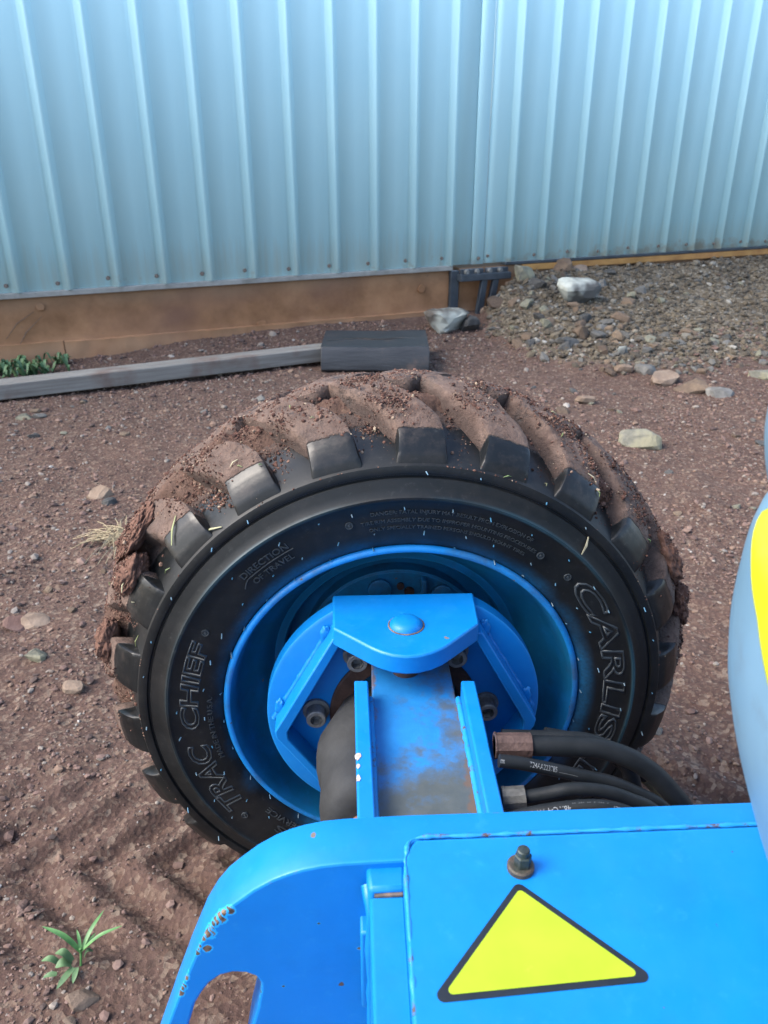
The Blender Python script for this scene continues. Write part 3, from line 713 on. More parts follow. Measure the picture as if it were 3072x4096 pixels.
# ------------------------------------------------------------------ the machine
root = empty('lift_machine', (0, .6, 0))
tag(root, 'bright blue wheeled machine with one muddy tyre, axle arm and yellow warning triangle', 'machine')
RI = Matrix.Translation((0, -.6, 0))
MW = RI @ Matrix.Translation(CW) @ Matrix.Rotation(YAW, 4, 'Z')        # wheel frame
def wp(t_, o_, z_): return (t_, -o_, z_)

# --- tyre
side = [(.216, -.012), (.2215, -.002), (.227, .006), (.236, .0115), (.250, .0150), (.270, .0180), (.286, .0195), (.2890, .0222), (.2915, .0222), (.2935, .0195), (.302, .0165), (.3110, .0132), (.3125, .0105), (.3140, .0105), (.3155, .0135), (.3200, .0142), (.3255, .0125), (.329, .0065),
        (.3335, -.006), (.339, -.019), (.345, -.035), (.3545, -.055), (.3655, -.085), (.367, -.115)]
prof = side + [(R, -.23 - o) for R, o in side[-2::-1]]
tyre = lathe('tyre', prof, M['tyre'], root, 216, smooth=38, mw=MW)
tag(tyre, 'black knobbly tyre caked with red mud on its tread')
so_ = [p[1] for p in side[::-1]]; sR_ = [p[0] for p in side[::-1]]
def base_R(o):
    if o < -.115: o = -.23 - o
    return float(np.interp(min(o, .008), [-.115, -.085, -.055, -.035, -.019, -.006, .008, .0145], [.367, .3655, .3545, .345, .339, .3335, .328, .3255]))
ss_o = np.array([p for p in side[:17]]); 
def side_o(R): return np.interp(R, ss_o[:, 0], ss_o[:, 1])

# --- lugs
ST = [(.0105, .3215, 0.0000, 0.0330), (.0092, .328, 0.0000, 0.0325), (.0060, .337, 0.0000, 0.0315), (-.001, .347, 0.0000, 0.0300), (-.0075, .3545, 0.0000, 0.0290), (-.013, .3585, 0.0014, 0.0285), (-.020, .363, 0.0056, 0.0280), (-.031, .3695, 0.0182, 0.0300),
      (-.045, .3765, 0.0455, 0.0304), (-.060, .382, 0.0805, 0.0310), (-.077, .3868, 0.1190, 0.0312), (-.095, .390, 0.1554, 0.0312), (-.110, .392, 0.1834, 0.0307), (-.121, .3915, 0.2002, 0.0260), (-.129, .3885, 0.2086, 0.0210), (-.1335, .374, 0.2121, 0.0150)]
_sx = np.linspace(0, len(ST) - 1, 46); _st = np.array(ST)
STF = np.stack([np.interp(_sx, np.arange(len(ST)), _st[:, q]) for q in range(4)], 1)
_cr = np.array([(-1.12, 0), (-1.04, .4), (-.985, .78), (-.93, .95), (-.80, 1.0), (-.25, 1.01), (.25, 1.01), (.80, 1.0), (.93, .95), (.985, .78), (1.04, .4), (1.12, 0)])
_cx = np.sort(np.concatenate([np.arange(12), [.33, .66, 1.5, 4.3, 4.6, 5.33, 5.66, 6.4, 6.7, 9.5, 10.33, 10.66]]))
CRF = np.stack([np.interp(_cx, np.arange(12), _cr[:, q]) for q in range(2)], 1)
def lug_geo(seed, mirror=False):
    V = []; F = []; n = len(CRF); nz_ = mnoise.noise
    for i, (o, Rt, th, hw) in enumerate(STF):
        Rb = base_R(o) - .006
        Rb = min(Rb, Rt - .003)
        muddy = min(1, max(0, (-.012 - o) / .03))
        for w_, h_ in CRF:
            q = nz_((o * 42, w_ * 1.5, seed)) * .0028 + nz_((o * 130, w_ * 4.6, seed + .5)) * .0016 + nz_((o * 330, w_ * 12, seed + .7)) * .0010
            R = Rb + (Rt - Rb) * h_ + q * muddy * h_ - .0006 * abs(nz_((o * 90, w_ * 3, seed))) * (1 - muddy) * h_
            wv = w_ + muddy * .05 * nz_((o * 70, h_ * 3 + w_, seed + 3.3))
            V.append((R, th + wv * hw / .375, -.23 - o if mirror else o))
    m = len(STF)
    for i in range(m - 1):
        for j in range(n - 1):
            q = (i * n + j, i * n + j + 1, (i + 1) * n + j + 1, (i + 1) * n + j)
            F.append(q[::-1] if not mirror else q)
    F.append(tuple(range(n)) if not mirror else tuple(range(n))[::-1]); F.append(tuple((m - 1) * n + j for j in range(n))[::-1] if not mirror else tuple((m - 1) * n + j for j in range(n)))
    return np.array(V), F
NL = 22; PH = rad(87.0); coll_V = []; coll_F = []
def polar(Vp, a0): return np.stack([Vp[:, 0] * np.cos(Vp[:, 1] + a0), -Vp[:, 2], Vp[:, 0] * np.sin(Vp[:, 1] + a0)], 1)
for mir in (False, True):
    for i in range(NL):
        Vp, F = lug_geo(i + 100 * mir, mir)
        V = polar(Vp, PH + 2 * math.pi * (i + (.5 if mir else 0)) / NL)
        o = mesh_obj('tread_lug', V, F, M['lug'], tyre, 42)
        off = sum(len(v) for v in coll_V); coll_V.append(V); coll_F += [tuple(q + off for q in f) for f in F]

# --- caked mud between the lugs (upper part of the tread)
na, no = 520, 64; V = []; F = []
for i in range(na + 1):
    a = rad(8) + rad(196) * i / na
    for j in range(no + 1):
        o = -.020 - .19 * j / no
        edge = min(1, min(j, no - j) / 13) * min(1, min(i, na - i) / 28)
        q = mnoise.fractal((a * 5.2, o * 17, 3.1), 1.0, 2.0, 4); q2 = mnoise.fractal((a * 26, o * 80, 9.1), 1.0, 2.0, 3); q3 = mnoise.noise((a * 120, o * 330, 2.2))
        front = float(sstep(-.035, -.085, o))
        left = .006 * max(0, math.sin(a - rad(60)) ) + (.009 if a > rad(122) else 0)
        R = base_R(o) - .012 + edge * (front * .0035 + .012 * float(sstep(.062, .025, abs(o + .115))) + .013 * q + .0045 * q2 + .002 * q3 + left * front)
        R = min(R, .3895 + .003 * q2)
        V.append((R * math.cos(a), -o, R * math.sin(a)))
for i in range(na):
    for j in range(no): F.append((i * (no + 1) + j, i * (no + 1) + j + 1, (i + 1) * (no + 1) + j + 1, (i + 1) * (no + 1) + j))
mudl = mesh_obj('caked_mud', V, F, M['mud'], None, 180); mudl.matrix_world = Matrix.Translation(CW) @ Matrix.Rotation(YAW, 4, 'Z')
tag(mudl, 'red mud caked between the lugs of the tyre tread', 'mud', kind='stuff')
off = sum(len(v) for v in coll_V); coll_V.append(np.array(V)); coll_F += [tuple(q + off for q in f) for f in F]
tv = np.array([v.co[:] for v in tyre.data.vertices]); off += len(V); coll_V.append(tv); coll_F += [tuple(q + off for q in p.vertices) for p in tyre.data.polygons]
bvh = BVHTree.FromPolygons([tuple(v) for v in np.concatenate(coll_V)], coll_F)
def surf(a, o):
    d = Vector((math.cos(a), 0, math.sin(a))); hit = bvh.ray_cast(Vector((d.x * .47, -o, d.z * .47)), -d)
    return hit[0], hit[1]
# clods
w2 = Matrix.Translation(CW) @ Matrix.Rotation(YAW, 4, 'Z')
EXTRA = []
def clod(a_deg, o, size, label, seed, lift=.4):
    a = rad(a_deg); h, nn = surf(a, o)
    if h is None: h = Vector((.385 * math.cos(a), -o, .385 * math.sin(a)))
    bm = bmesh.new(); bmesh.ops.create_icosphere(bm, subdivisions=5, radius=.5)
    for v in bm.verts:
        c = v.co.copy(); q3 = mnoise.noise(c * 26 + Vector((seed, 2, 0))); q = mnoise.fractal(c * 3.2 + Vector((seed * 3.1, 0, 0)), 1.0, 2.0, 5); q2 = mnoise.fractal(c * 11 + Vector((0, seed, 0)), .8, 2.0, 3)
        v.co = c * (1 + .26 * q + .09 * q2 + .035 * q3)
    me = bpy.data.meshes.new('mud_clod'); bm.to_mesh(me); bm.free()
    o_ = wrap('mud_clod', me, M['clod'], None, 180)
    d = Vector((math.cos(a), 0, math.sin(a)))
    z = d; x = Vector((-math.sin(a), 0, math.cos(a))); y = z.cross(x)
    m3 = Matrix((x, y, z)).transposed().to_4x4()
    o_.matrix_world = w2 @ Matrix.Translation(h + d * size[2] * (lift - .5)) @ m3 @ Matrix.Diagonal((*size, 1))
    T_ = np.array(Matrix.Translation(h + d * size[2] * (lift - .5)) @ m3 @ Matrix.Diagonal((*size, 1)))
    cv = np.array([v.co[:] for v in me.vertices]) @ T_[:3, :3].T + T_[:3, 3]
    EXTRA.append((cv, [tuple(p.vertices) for p in me.polygons]))
    return tag(o_, label, 'mud clod')
clod(151, -.035, (.060, .05, .030), 'ragged red mud clod on the left shoulder of the tyre', 1)
clod(168, -.045, (.06, .04, .028), 'wet lump of mud hanging at the far left side of the tyre', 2)
clod(146, -.075, (.085, .07, .024), 'broad mud lump above the ragged left clod', 6)
clod(63, -.13, (.085, .055, .022), 'overhanging mud slab right of the top of the tyre', 3, .6)
clod(47, -.055, (.055, .035, .03), 'small crumbly clod between two lugs upper right', 4)
clod(35, -.060, (.060, .05, .028), 'crumbly mud lump high on the right shoulder of the tyre', 5)
clod(25, -.058, (.065, .05, .032), 'mud lump in the middle of the right shoulder of the tyre', 9)
clod(14, -.066, (.06, .05, .030), 'lowest mud lump on the right edge of the tyre', 7)

for cv, cf in EXTRA:
    off = sum(len(v) for v in coll_V); coll_V.append(cv); coll_F += [tuple(q + off for q in f) for f in cf]
bvh = BVHTree.FromPolygons([tuple(v) for v in np.concatenate(coll_V)], coll_F)
# crumbs
X = []; sizes = []
tries = 0
while len(X) < 15000 and tries < 100000:
    tries += 1
    a = rad(RNG.uniform(-8, 205)); o = float(np.clip(-.115 + RNG.normal(0, .055), -.22, .012))
    dens = .34 + 1.5 * mnoise.noise((a * 8, o * 26, 4.4)) + .9 * mnoise.noise((a * 27, o * 85, 1.4))
    if o > -.03: dens -= .30 + (o + .03) * 8
    if RNG.random() > dens: continue
    h, nn = surf(a, o)
    if h is None: continue
    if .393 - 3.6 * (o + .115) ** 2 - math.hypot(h.x, h.z) < .006 and RNG.random() < .45: continue
    X.append(h); sizes.append(min(.007, RNG.lognormal(math.log(.0015), .55)))
nc = 0
while nc < 75:
    a0 = rad(RNG.uniform(5, 178)); o0 = RNG.uniform(-.13, -.022); nc += 1; sd = RNG.uniform(.005, .016)
    for _ in range(int(RNG.uniform(40, 130))):
        a = a0 + RNG.normal(0, sd) / .385; o = o0 + RNG.normal(0, sd * .8)
        h, nn = surf(a, o)
        if h is None: continue
        X.append(h + nn * abs(RNG.normal(0, .0012))); sizes.append(min(.0065, RNG.lognormal(math.log(.0016), .5)))
X = np.array([x_[:] for x_ in X]); sizes = np.array(sizes)
w2 = Matrix.Translation(CW) @ Matrix.Rotation(YAW, 4, 'Z'); R3 = np.array(w2.to_3x3())
XW = X @ R3.T + np.array(CW)
tag(scatter('mud_crumbs', XW[:, 0], XW[:, 1], XW[:, 2], sizes, M['crumb'], flat=.85, seed=9), 'crumbs of red soil stuck all over the tyre tread', 'mud crumbs', kind='stuff')

# --- raised lettering on the sidewall
def ring_text(name, txt, a0, a1, r0, r1, m, height=.0017, outline=0, shear=0, bold=0, parent=tyre, line=False):
    """a0 -> a1 degrees (clockwise reading), r0 baseline, r1 cap line"""
    cu = bpy.data.curves.new(name, 'FONT'); cu.body = txt; cu.size = 1; cu.resolution_u = 3; cu.shear = shear; cu.offset = bold
    if outline: cu.fill_mode = 'NONE'; cu.bevel_depth = outline; cu.bevel_resolution = 0; cu.extrude = 0
    else: cu.extrude = .5
    def fn(co):
        x = co[:, 0]; x = (x - x.min()) / (x.max() - x.min()); y = co[:, 1] / .72; z = co[:, 2]
        a = np.radians(a0 + (a1 - a0) * x); R = r0 + (r1 - r0) * y
        zz = z * (r1 - r0) if outline else (z + .5) * height
        return np.stack([R * np.cos(a), -(side_o(R) + zz - (.0 if outline else .0004)), R * np.sin(a)], 1)
    return curve_to_mesh(name, cu, m, parent, None, None, fn)
ring_text('raised_lettering', 'CARLISLE', 40.5, -32, .2555, .2805, M['letter'], outline=.035, shear=.12, bold=.02)
ring_text('raised_lettering', 'CHIEF', 184, 155, .2545, .2755, M['letter'], outline=.04, shear=.12, bold=.02)
ring_text('raised_lettering', 'TRAC', 214.5, 189, .2515, .2770, M['letter'], outline=.035, shear=.12, bold=.02)
ring_text('raised_lettering', 'DIRECTION', 133.5, 119.6, .2675, .2755, M['letter'], bold=.0)
ring_text('raised_lettering', 'OF TRAVEL', 132.5, 119.8, .2530, .2605, M['letter'])
ring_text('raised_lettering', 'DANGER: FATAL INJURY MAY RESULT FROM EXPLOSION OF', 98.5, 58.0, .2712, .2757, M['letter'])
ring_text('raised_lettering', 'TIRE/RIM ASSEMBLY DUE TO IMPROPER MOUNTING PROCEDURES', 101.2, 55.3, .2607, .2652, M['letter'])
ring_text('raised_lettering', 'ONLY SPECIALLY TRAINED PERSONS SHOULD MOUNT TIRES', 99.5, 57.3, .2512, .2555, M['letter'])
ring_text('raised_lettering', 'MADE IN THE U.S.A.', 196, 173.3, .2375, .2440, M['letter'])
ring_text('raised_lettering', 'SERVICE', 235, 221.5, .2370, .2445, M['letter'])
ring_text('raised_lettering', 'S', 231.5, 228, .2500, .2600, M['letter'])
# arrow line under DIRECTION
P = [wp(r_ * math.cos(rad(a)), float(side_o(r_)) + .0004, r_ * math.sin(rad(a))) for a, r_ in zip(np.linspace(118.8, 135.5, 14), [.2645] * 12 + [.262, .258])]
tube('arrow_line', P, .0007, M['letter'], tyre, 6)
# round moulding nubs
for R_, a in ((.2655, 152.0), (.2655, 217.8), (.2655, 104.0), (.2625, 53.6), (.2630, 43.6)):
    c = Vector(wp(R_ * math.cos(rad(a)), float(side_o(R_)), R_ * math.sin(rad(a))))
    V, F = [], []
    rr_ = [(.0, .0018), (.0014, .0018), (.0018, .0004), (.0030, .0004), (.0034, .0016), (.0044, .0016), (.0048, -.001)]
    for i in range(16):
        for q, hgt in rr_: V.append((c.x + q * math.cos(i * math.pi / 8), c.y - hgt, c.z + q * math.sin(i * math.pi / 8)))
    nn_ = len(rr_)
    F = [(i * nn_ + j, i * nn_ + j + 1, ((i + 1) % 16) * nn_ + j + 1, ((i + 1) % 16) * nn_ + j) for i in range(16) for j in range(nn_ - 1)]
    mesh_obj('mould_nub', V, F, M['letter'], tyre, 30)
# vent spews (rubber hairs)
V = []; F = []
for R_, cnt_, ph in ((.2265, 30, 3), (.2475, 34, 1), (.2790, 34, 6), (.3195, 30, 2)):
    for i in range(cnt_):
        a = rad(ph + 360 * i / cnt_ + random.uniform(-2, 2))
        if random.random() < .12: continue
        o = float(side_o(R_)); p0 = np.array(wp(R_ * math.cos(a), o - .001, R_ * math.sin(a))); ln = random.uniform(.004, .0085)
        p1 = p0 + np.array([random.uniform(-.3, .3) * ln, -ln * .8, random.uniform(-.6, .2) * ln])
        v_, f_ = tube_geo([p0, (p0 + p1) / 2, p1], .00075, 5); b0 = len(V); V += [tuple(q) for q in v_]; F += [tuple(b0 + q for q in f) for f in f_]
tag(mesh_obj('vent_hairs', V, F, M['spew'], tyre), kind='stuff')
# grass clippings on the tyre
V = []; F = []
sp = [(137, -.012, .035, .9), (131, .002, .032, -.5), (121, -.03, .012, .3), (83, -.035, .014, 1.0), (53, -.02, .016, -.3), (47, .016, .022, 1.9), (70, .010, .010, .4), (152, -.012, .016, .7), (163, -.01, .018, .1), (60, -.06, .01, 1.3)] + [(RNG.uniform(20, 165), RNG.uniform(-.12, .0), RNG.uniform(.004, .012), RNG.uniform(0, 3.1)) for _ in range(16)]
for a_, o_, ln, rot in sp:
    a = rad(a_); h, nn = surf(a, o_)
    if h is None: continue
    t1 = Vector((-math.sin(a), 0, math.cos(a))); t1 = (t1 - nn * t1.dot(nn)).normalized(); t2 = nn.cross(t1)
    d = t1 * math.cos(rot) + t2 * math.sin(rot); w_ = nn.cross(d) * (.0011 if ln > .02 else .0006); up_ = nn * .0012
    b0 = len(V); c = h + up_
    for q in (-.5, 0, .5):
        ww = w_ * (1.2 if q == 0 else .5); cc = c + d * ln * q + nn * (.0025 if q == 0 else 0)
        V += [tuple(cc - ww), tuple(cc + ww), tuple(cc + ww - nn * .0006), tuple(cc - ww - nn * .0006)]
    for s_ in (0, 4):
        F += [tuple(b0 + s_ + q for q in f) for f in ((0, 1, 5, 4), (1, 2, 6, 5), (2, 3, 7, 6), (3, 0, 4, 7))]
gc = mesh_obj('grass_clippings', V, F, M['clip']); gc.matrix_world = w2
tag(gc, 'green and dry grass clippings stuck to the tyre', 'grass clippings', kind='stuff')

# --- rim
rim = lathe('wheel_rim', [(.2195, -.014), (.2225, -.006), (.2240, .0015), (.2232, .0062), (.2205, .0082), (.2165, .0072), (.2138, .0025), (.2118, -.006), (.2095, -.022), (.2065, -.034), (.1985, -.048), (.1860, -.060), (.1765, -.070), (.1700, -.084), (.1660, -.0895), (.1560, -.0905), (.1535, -.094), (.1510, -.126), (.146, -.131), (.02, -.133)], M['paint_rim'], root, 160, smooth=30, mw=MW)
lathe('rim_flange', [(.2244, .0040), (.2236, .0068), (.2208, .0090), (.2180, .0088), (.2165, .0078)], M['paint_flange'], rim, 160, smooth=60)
hubp = lathe('hub_plate', [(.128, -.132), (.127, -.112), (.124, -.1095), (.002, -.1095)], M['paint_hub'], rim, 80)
for t_, z_, r_ in ((-.022, .101, .0155), (.062, .090, .0145), (-.09, .05, .0145), (.105, .03, .0145)):
    v, f = tube_geo([wp(t_, -.1105, z_), wp(t_, -.1035, z_), wp(t_, -.102, z_)], [r_, r_, r_ * .85], 18); mesh_obj('hub_bolt', v, f, M['paint_hub'], hubp, 40)
for t_, z_, r_ in ((.006, .104, .005), (.018, .095, .007)):
    v, f = tube_geo([wp(t_, -.1105, z_), wp(t_, -.1055, z_)], r_, 12); mesh_obj('hub_plug', v, f, M['rust_ring'], hubp, 40)
box('hub_rib', .033, .040, .095, .1095, .08, .118, M['paint_hub'], hubp, .002)

# --- steering knuckle: disc flange, top and bottom plates, gussets, king pin, screws
kn = lathe('knuckle_flange', [(.090, .0197), (.166, .0197), (.170, .0170), (.1705, -.002), (.167, -.005), (.090, -.005)], M['paint'], root, 120, smooth=40, mw=MW)
for v_ in kn.data.vertices: v_.co.z = max(-.150, min(.150, v_.co.z))
lathe('pilot_ring', [(.0935, .006), (.0930, .0225), (.091, .024), (.072, .024), (.0705, .022), (.070, -.02)], M['rust_ring'], kn, 64)
cpoly = [(-.085, -.006), (.083, .0), (.078, .067), (.040, .1035), (.030, .112), (.018, .119), (.004, .1235), (-.010, .1240), (-.024, .1205), (-.036, .1135), (-.046, .105), (-.086, .064)]
prism('top_plate', cpoly, .1315, .155, M['paint_top'], kn, .0022, conv=lambda p, z: (p[0], -p[1], z))
prism('bottom_plate', cpoly, -.155, -.1315, M['paint'], kn, .002, conv=lambda p, z: (p[0], -p[1], z))
pin = []
lathe_p = [(0.0, .0078), (.010, .0072), (.0150, .0055), (.0182, .0022), (.0190, -.002)]
V = []; F = []
for i in range(32):
    for R_, h_ in lathe_p: V.append((-.004 + R_ * math.cos(i * math.pi / 16), -.065 + R_ * math.sin(i * math.pi / 16), .1555 + h_))
F = [(i * 5 + j, ((i + 1) % 32) * 5 + j, ((i + 1) % 32) * 5 + j + 1, i * 5 + j + 1) for i in range(32) for j in range(4)]
mesh_obj('king_pin', V, F, M['paint_top'], kn, 60)
a = np.linspace(0, 2 * np.pi, 33)
tube('pin_gap', [(-.004 + .0195 * math.cos(q), -.065 + .0195 * math.sin(q), .1552) for q in a], .0011, M['rust_edge'], kn, 6)
v, f = tube_geo([(-.004, -.065, -.17), (-.004, -.065, .15)], .016, 20); mesh_obj('pivot_shaft', v, f, M['rust_ring'], kn, 40)
# gussets: "<" and ">" webs standing out of the flange towards the beam
for sg in (-1, 1):
    out = [(.0865, .1315), (.1595, .002), (.158, -.008), (.1125, -.076), (.085, -.1315)]
    inn_ = [(.072, -.1315), (.100, -.076), (.1435, -.010), (.1440, .0005), (.0735, .1315)]
    poly = [(sg * p[0], p[1]) for p in out + inn_]
    prism('gusset', poly, .0185, .052, M['paint'], kn, .0018, conv=lambda p, z: (p[0], -z, p[1]))
    pts_ = catmull([wp(sg * (.0885 + .073 * u_), .0205, .126 - .128 * u_) for u_ in np.linspace(0, 1, 9)], 4)
    rr_ = [.0038 + .0016 * mnoise.noise((p[0] * 160, p[2] * 160, sg)) for p in pts_]
    tube('weld_bead', pts_, rr_, M['paint'], kn, 8, 60)
    for u_ in (.06, .86):
        clump = []
        bm = bmesh.new(); bmesh.ops.create_icosphere(bm, subdivisions=3, radius=.5)
        for v_ in bm.verts: v_.co = v_.co * (1 + .35 * mnoise.fractal(v_.co * 4 + Vector((u_ * 9, sg, 0)), 1, 2, 3))
        for v_ in bm.verts: v_.co = Vector((v_.co.x * .013, v_.co.y * .007, v_.co.z * .028)) + Vector(wp(sg * (.0895 + .073 * u_), .024, .126 - .128 * u_))
        me = bpy.data.meshes.new('weld_lump'); bm.to_mesh(me); bm.free(); wrap('weld_lump', me, M['paint'], kn, 180)
# socket cap screws
def cap_screw(t_, z_):
    V = []; F = []; pr = [(.0165, .019), (.0165, .0235), (.0145, .0240), (.0122, .0245), (.0122, .040), (.0112, .0412), (.0072, .0412)]
    n_ = len(pr)
    for i in range(24):
        for R_, o_ in pr: V.append((t_ + R_ * math.cos(i * math.pi / 12), -o_, z_ + R_ * math.sin(i * math.pi / 12)))
    F = [(i * n_ + j, i * n_ + j + 1, ((i + 1) % 24) * n_ + j + 1, ((i + 1) % 24) * n_ + j) for i in range(24) for j in range(n_ - 1)]
    hx = len(V)
    for o_ in (.0411, .031):
        for i in range(6): V.append((t_ + .0072 * math.cos(i * math.pi / 3), -o_, z_ + .0072 * math.sin(i * math.pi / 3)))
    F += [(hx + i, hx + (i + 1) % 6, hx + 6 + (i + 1) % 6, hx + 6 + i) for i in range(6)] + [tuple(hx + 6 + i for i in range(6))]
    me = bpy.data.meshes.new('cap_screw'); me.from_pydata(V, [], F); wrap('cap_screw', me, M['bolt_grey'], kn, 35)
for t_, z_ in ((-.1095, .008), (.1015, .006), (-.0585, .088), (.06, .088), (-.075, -.08), (.075, -.08)): cap_screw(t_, z_)

# --- hub motor (black body left of the beam)
secs = [(.02, -.030, -.020, .052, .060), (.045, -.036, -.018, .058, .062), (.075, -.046, -.020, .062, .066), (.095, -.050, -.022, .060, .064), (.105, -.047, -.022, .057, .060), (.140, -.048, -.024, .058, .062), (.165, -.050, -.026, .056, .060), (.180, -.05, -.03, .050, .055), (.188, -.05, -.035, .040, .045)]
V = []; F = []; ns = 28
for o_, cx, cz, rx, rz in secs:
    for i in range(ns):
        a = 2 * math.pi * i / ns; ca, sa = math.cos(a), math.sin(a)
        sx = math.copysign(abs(ca) ** .75, ca); sz = math.copysign(abs(sa) ** .75, sa)
        V.append((cx + rx * sx + .003 * mnoise.noise((o_ * 30, ca * 2, sa * 2)), -o_, cz + rz * sz + .004 * mnoise.noise((o_ * 25, ca * 2, 5 + sa * 2))))
F = [(i * ns + j, i * ns + (j + 1) % ns, (i + 1) * ns + (j + 1) % ns, (i + 1) * ns + j) for i in range(len(secs) - 1) for j in range(ns)] + [tuple(range((len(secs) - 1) * ns, len(secs) * ns))]
me = bpy.data.meshes.new('hub_motor'); me.from_pydata(V, [], F)
bm = bmesh.new(); bm.from_mesh(me); bmesh.ops.recalc_face_normals(bm, faces=bm.faces); bm.to_mesh(me); bm.free()
mot = wrap('hub_motor', me, M['motor'], root, 50, MW)
v, f = tube_geo([wp(-.060, .186, -.012), wp(-.060, .196, -.010), wp(-.060, .198, -.010)], [.014, .014, .012], 16); mesh_obj('drain_plug', v, f, M['copper'], mot, 40)

# --- axle beam: open channel with two flanges, tongue under the top plate
def bx(y): return .002 - (y - .45) * -.0  # straight
def bp(u_, y):   # u_ across (from centre), y along: slight yaw
    c = .0435 - (y - .45) * .042; return (c + u_, y)
wz = .482
web = prism('axle_beam', [bp(-.056, .40), bp(.056, .40), bp(.052, .698), bp(.0455, .703), bp(.0445, .80), bp(-.0445, .80), bp(-.0455, .703), bp(-.052, .698)], wz - .045, wz, M['web'], root, .0015, mw=RI)
for sg in (-1, 1):
    poly = [bp(sg * .0475, .40), bp(sg * .0630, .40), bp(sg * .0650, .702), bp(sg * .0500, .702)]
    prism('flange', poly, .42, .506, M['paint_top'], web, .0018)
    pts_ = catmull([(*bp(sg * .0478, y_), wz + .001) for y_ in np.linspace(.42, .70, 12)], 4)
    tube('weld_bead', pts_, [.0034 + .0012 * mnoise.noise((p[1] * 150, 3, sg)) for p in pts_], M['weld'], web, 8, 60)
# bare patches where the flange paint is knocked off
for y_, s_ in ((.585, .0048), (.572, .0035), (.556, .0042)):
    x_, _ = bp(-.0625, y_)
    prism('paint_chip', [(x_ + s_ * .6 * math.cos(q) * random.uniform(.7, 1.2), y_ + s_ * math.sin(q) * random.uniform(.7, 1.3)) for q in np.linspace(0, 2 * np.pi, 9)[:-1]], .5062, .5066, simple('chipped_primer', (.45, .5, .5), (.3, .2, .12), 200, .6, .1), web, 0)

# --- hoses
def hose(path, r, crimp=None, cm=None, dz=0):
    P = catmull([(x_, y_, z_ + dz) for x_, y_, z_ in path], 8)
    h = tube('hydraulic_hose', P, r, M['hose'], root, 20, 60, RI)
    if crimp:
        x0, x1, rc = crimp; Q = P[(P[:, 0] >= x0) & (P[:, 0] <= x1)]
        rr_ = np.full(len(Q), rc); rr_[0] *= .8
        V, F = tube_geo(Q, rr_, 10); mesh_obj('hose_fitting', V, F, cm, h, 25)
        xm = (x0 + x1) / 2 - .008
        k_ = np.argmin(np.abs(Q[:, 0] - xm)); Q2 = Q[max(0, k_ - 1):k_ + 2]
        tube('crimp_ring', Q2, rc * 1.06, cm, h, 10, 20)
    return h, P
h1 = [(.106, .6, .506), (.118, .6, .506), (.141, .6, .506), (.174, .6, .505), (.204, .6, .503), (.223, .599, .498), (.242, .597, .49), (.263, .594, .475), (.280, .59, .457), (.297, .585, .435), (.309, .578, .40), (.313, .56, .36)]
h2 = [(.107, .575, .514), (.127, .575, .511), (.155, .575, .504), (.184, .575, .496), (.214, .575, .488), (.241, .573, .476), (.263, .57, .464), (.282, .565, .443), (.296, .555, .41), (.30, .54, .37)]
h3 = [(.108, .55, .494), (.129, .55, .496), (.148, .55, .500), (.167, .55, .505), (.186, .55, .505), (.206, .55, .501), (.227, .55, .492), (.247, .55, .481), (.262, .548, .462), (.272, .54, .43)]
h4 = [(.1085, .52, .505), (.118, .52, .509), (.138, .52, .515), (.159, .52, .519), (.18, .52, .521), (.198, .52, .519), (.215, .519, .513), (.231, .517, .503), (.248, .512, .484), (.258, .50, .45)]
h5 = [(.17, .665, .465), (.21, .665, .455), (.238, .662, .441), (.252, .66, .431), (.27, .66, .42), (.286, .66, .406), (.301, .658, .39), (.316, .655, .373), (.328, .64, .34)]
h6 = [(.12, .64, .481), (.15, .64, .48), (.185, .64, .479), (.215, .64, .474), (.245, .64, .455), (.262, .64, .42), (.268, .63, .37)]
H1, P1 = hose(h1, .0098, (.07, .1445, .0122), M['crimp_brown'])
H2, P2 = hose(h2, .0062, dz=-.004)
H3, P3 = hose(h3, .0062, (.07, .130, .0105), M['crimp_grey'], dz=-.006)
H4, P4 = hose(h4, .0068, dz=-.013)
H5, P5 = hose(h5, .0068)
H6, P6 = hose(h6, .0085)
tag(H1, 'thickest black hose with a brown crimped end'); tag(H3, 'black hose with a grey crimped end')
Q = P5[(P5[:, 0] > .282) & (P5[:, 0] < .318)]; tube('muddy_sleeve', Q, .0074, simple('yellow_brown_sleeve', (.06, .055, .03), (.13, .12, .07), 60, .8, .5), H5, 14)
def hose_text(H, P, r, x0, x1, txt, size, phi, flip=False):
    """print laid on the hose: x along the path, y around the hose"""
    d = np.concatenate([[0], np.cumsum(np.linalg.norm(np.diff(P, axis=0), axis=1))]); T, N, B = frames(P)
    s0 = np.interp(x0, P[:, 0], d); s1 = np.interp(x1, P[:, 0], d)
    cu = bpy.data.curves.new('hose_print', 'FONT'); cu.body = txt; cu.size = 1; cu.resolution_u = 2; cu.extrude = .0
    def fn(co):
        x = co[:, 0]; x = (x - x.min()) / (x.max() - x.min()); y = co[:, 1] / .72 - .5
        if flip: x = 1 - x; y = -y
        s_ = s0 + (s1 - s0) * x; an = phi - y * size / r
        p = np.stack([np.interp(s_, d, P[:, q]) for q in range(3)], 1)
        n_ = np.stack([np.interp(s_, d, N[:, q]) for q in range(3)], 1); b_ = np.stack([np.interp(s_, d, B[:, q]) for q in range(3)], 1)
        return p + (r + .00025) * (np.cos(an)[:, None] * n_ + np.sin(an)[:, None] * b_)
    curve_to_mesh('hose_print', cu, M['hose_print'], H, None, None, fn)
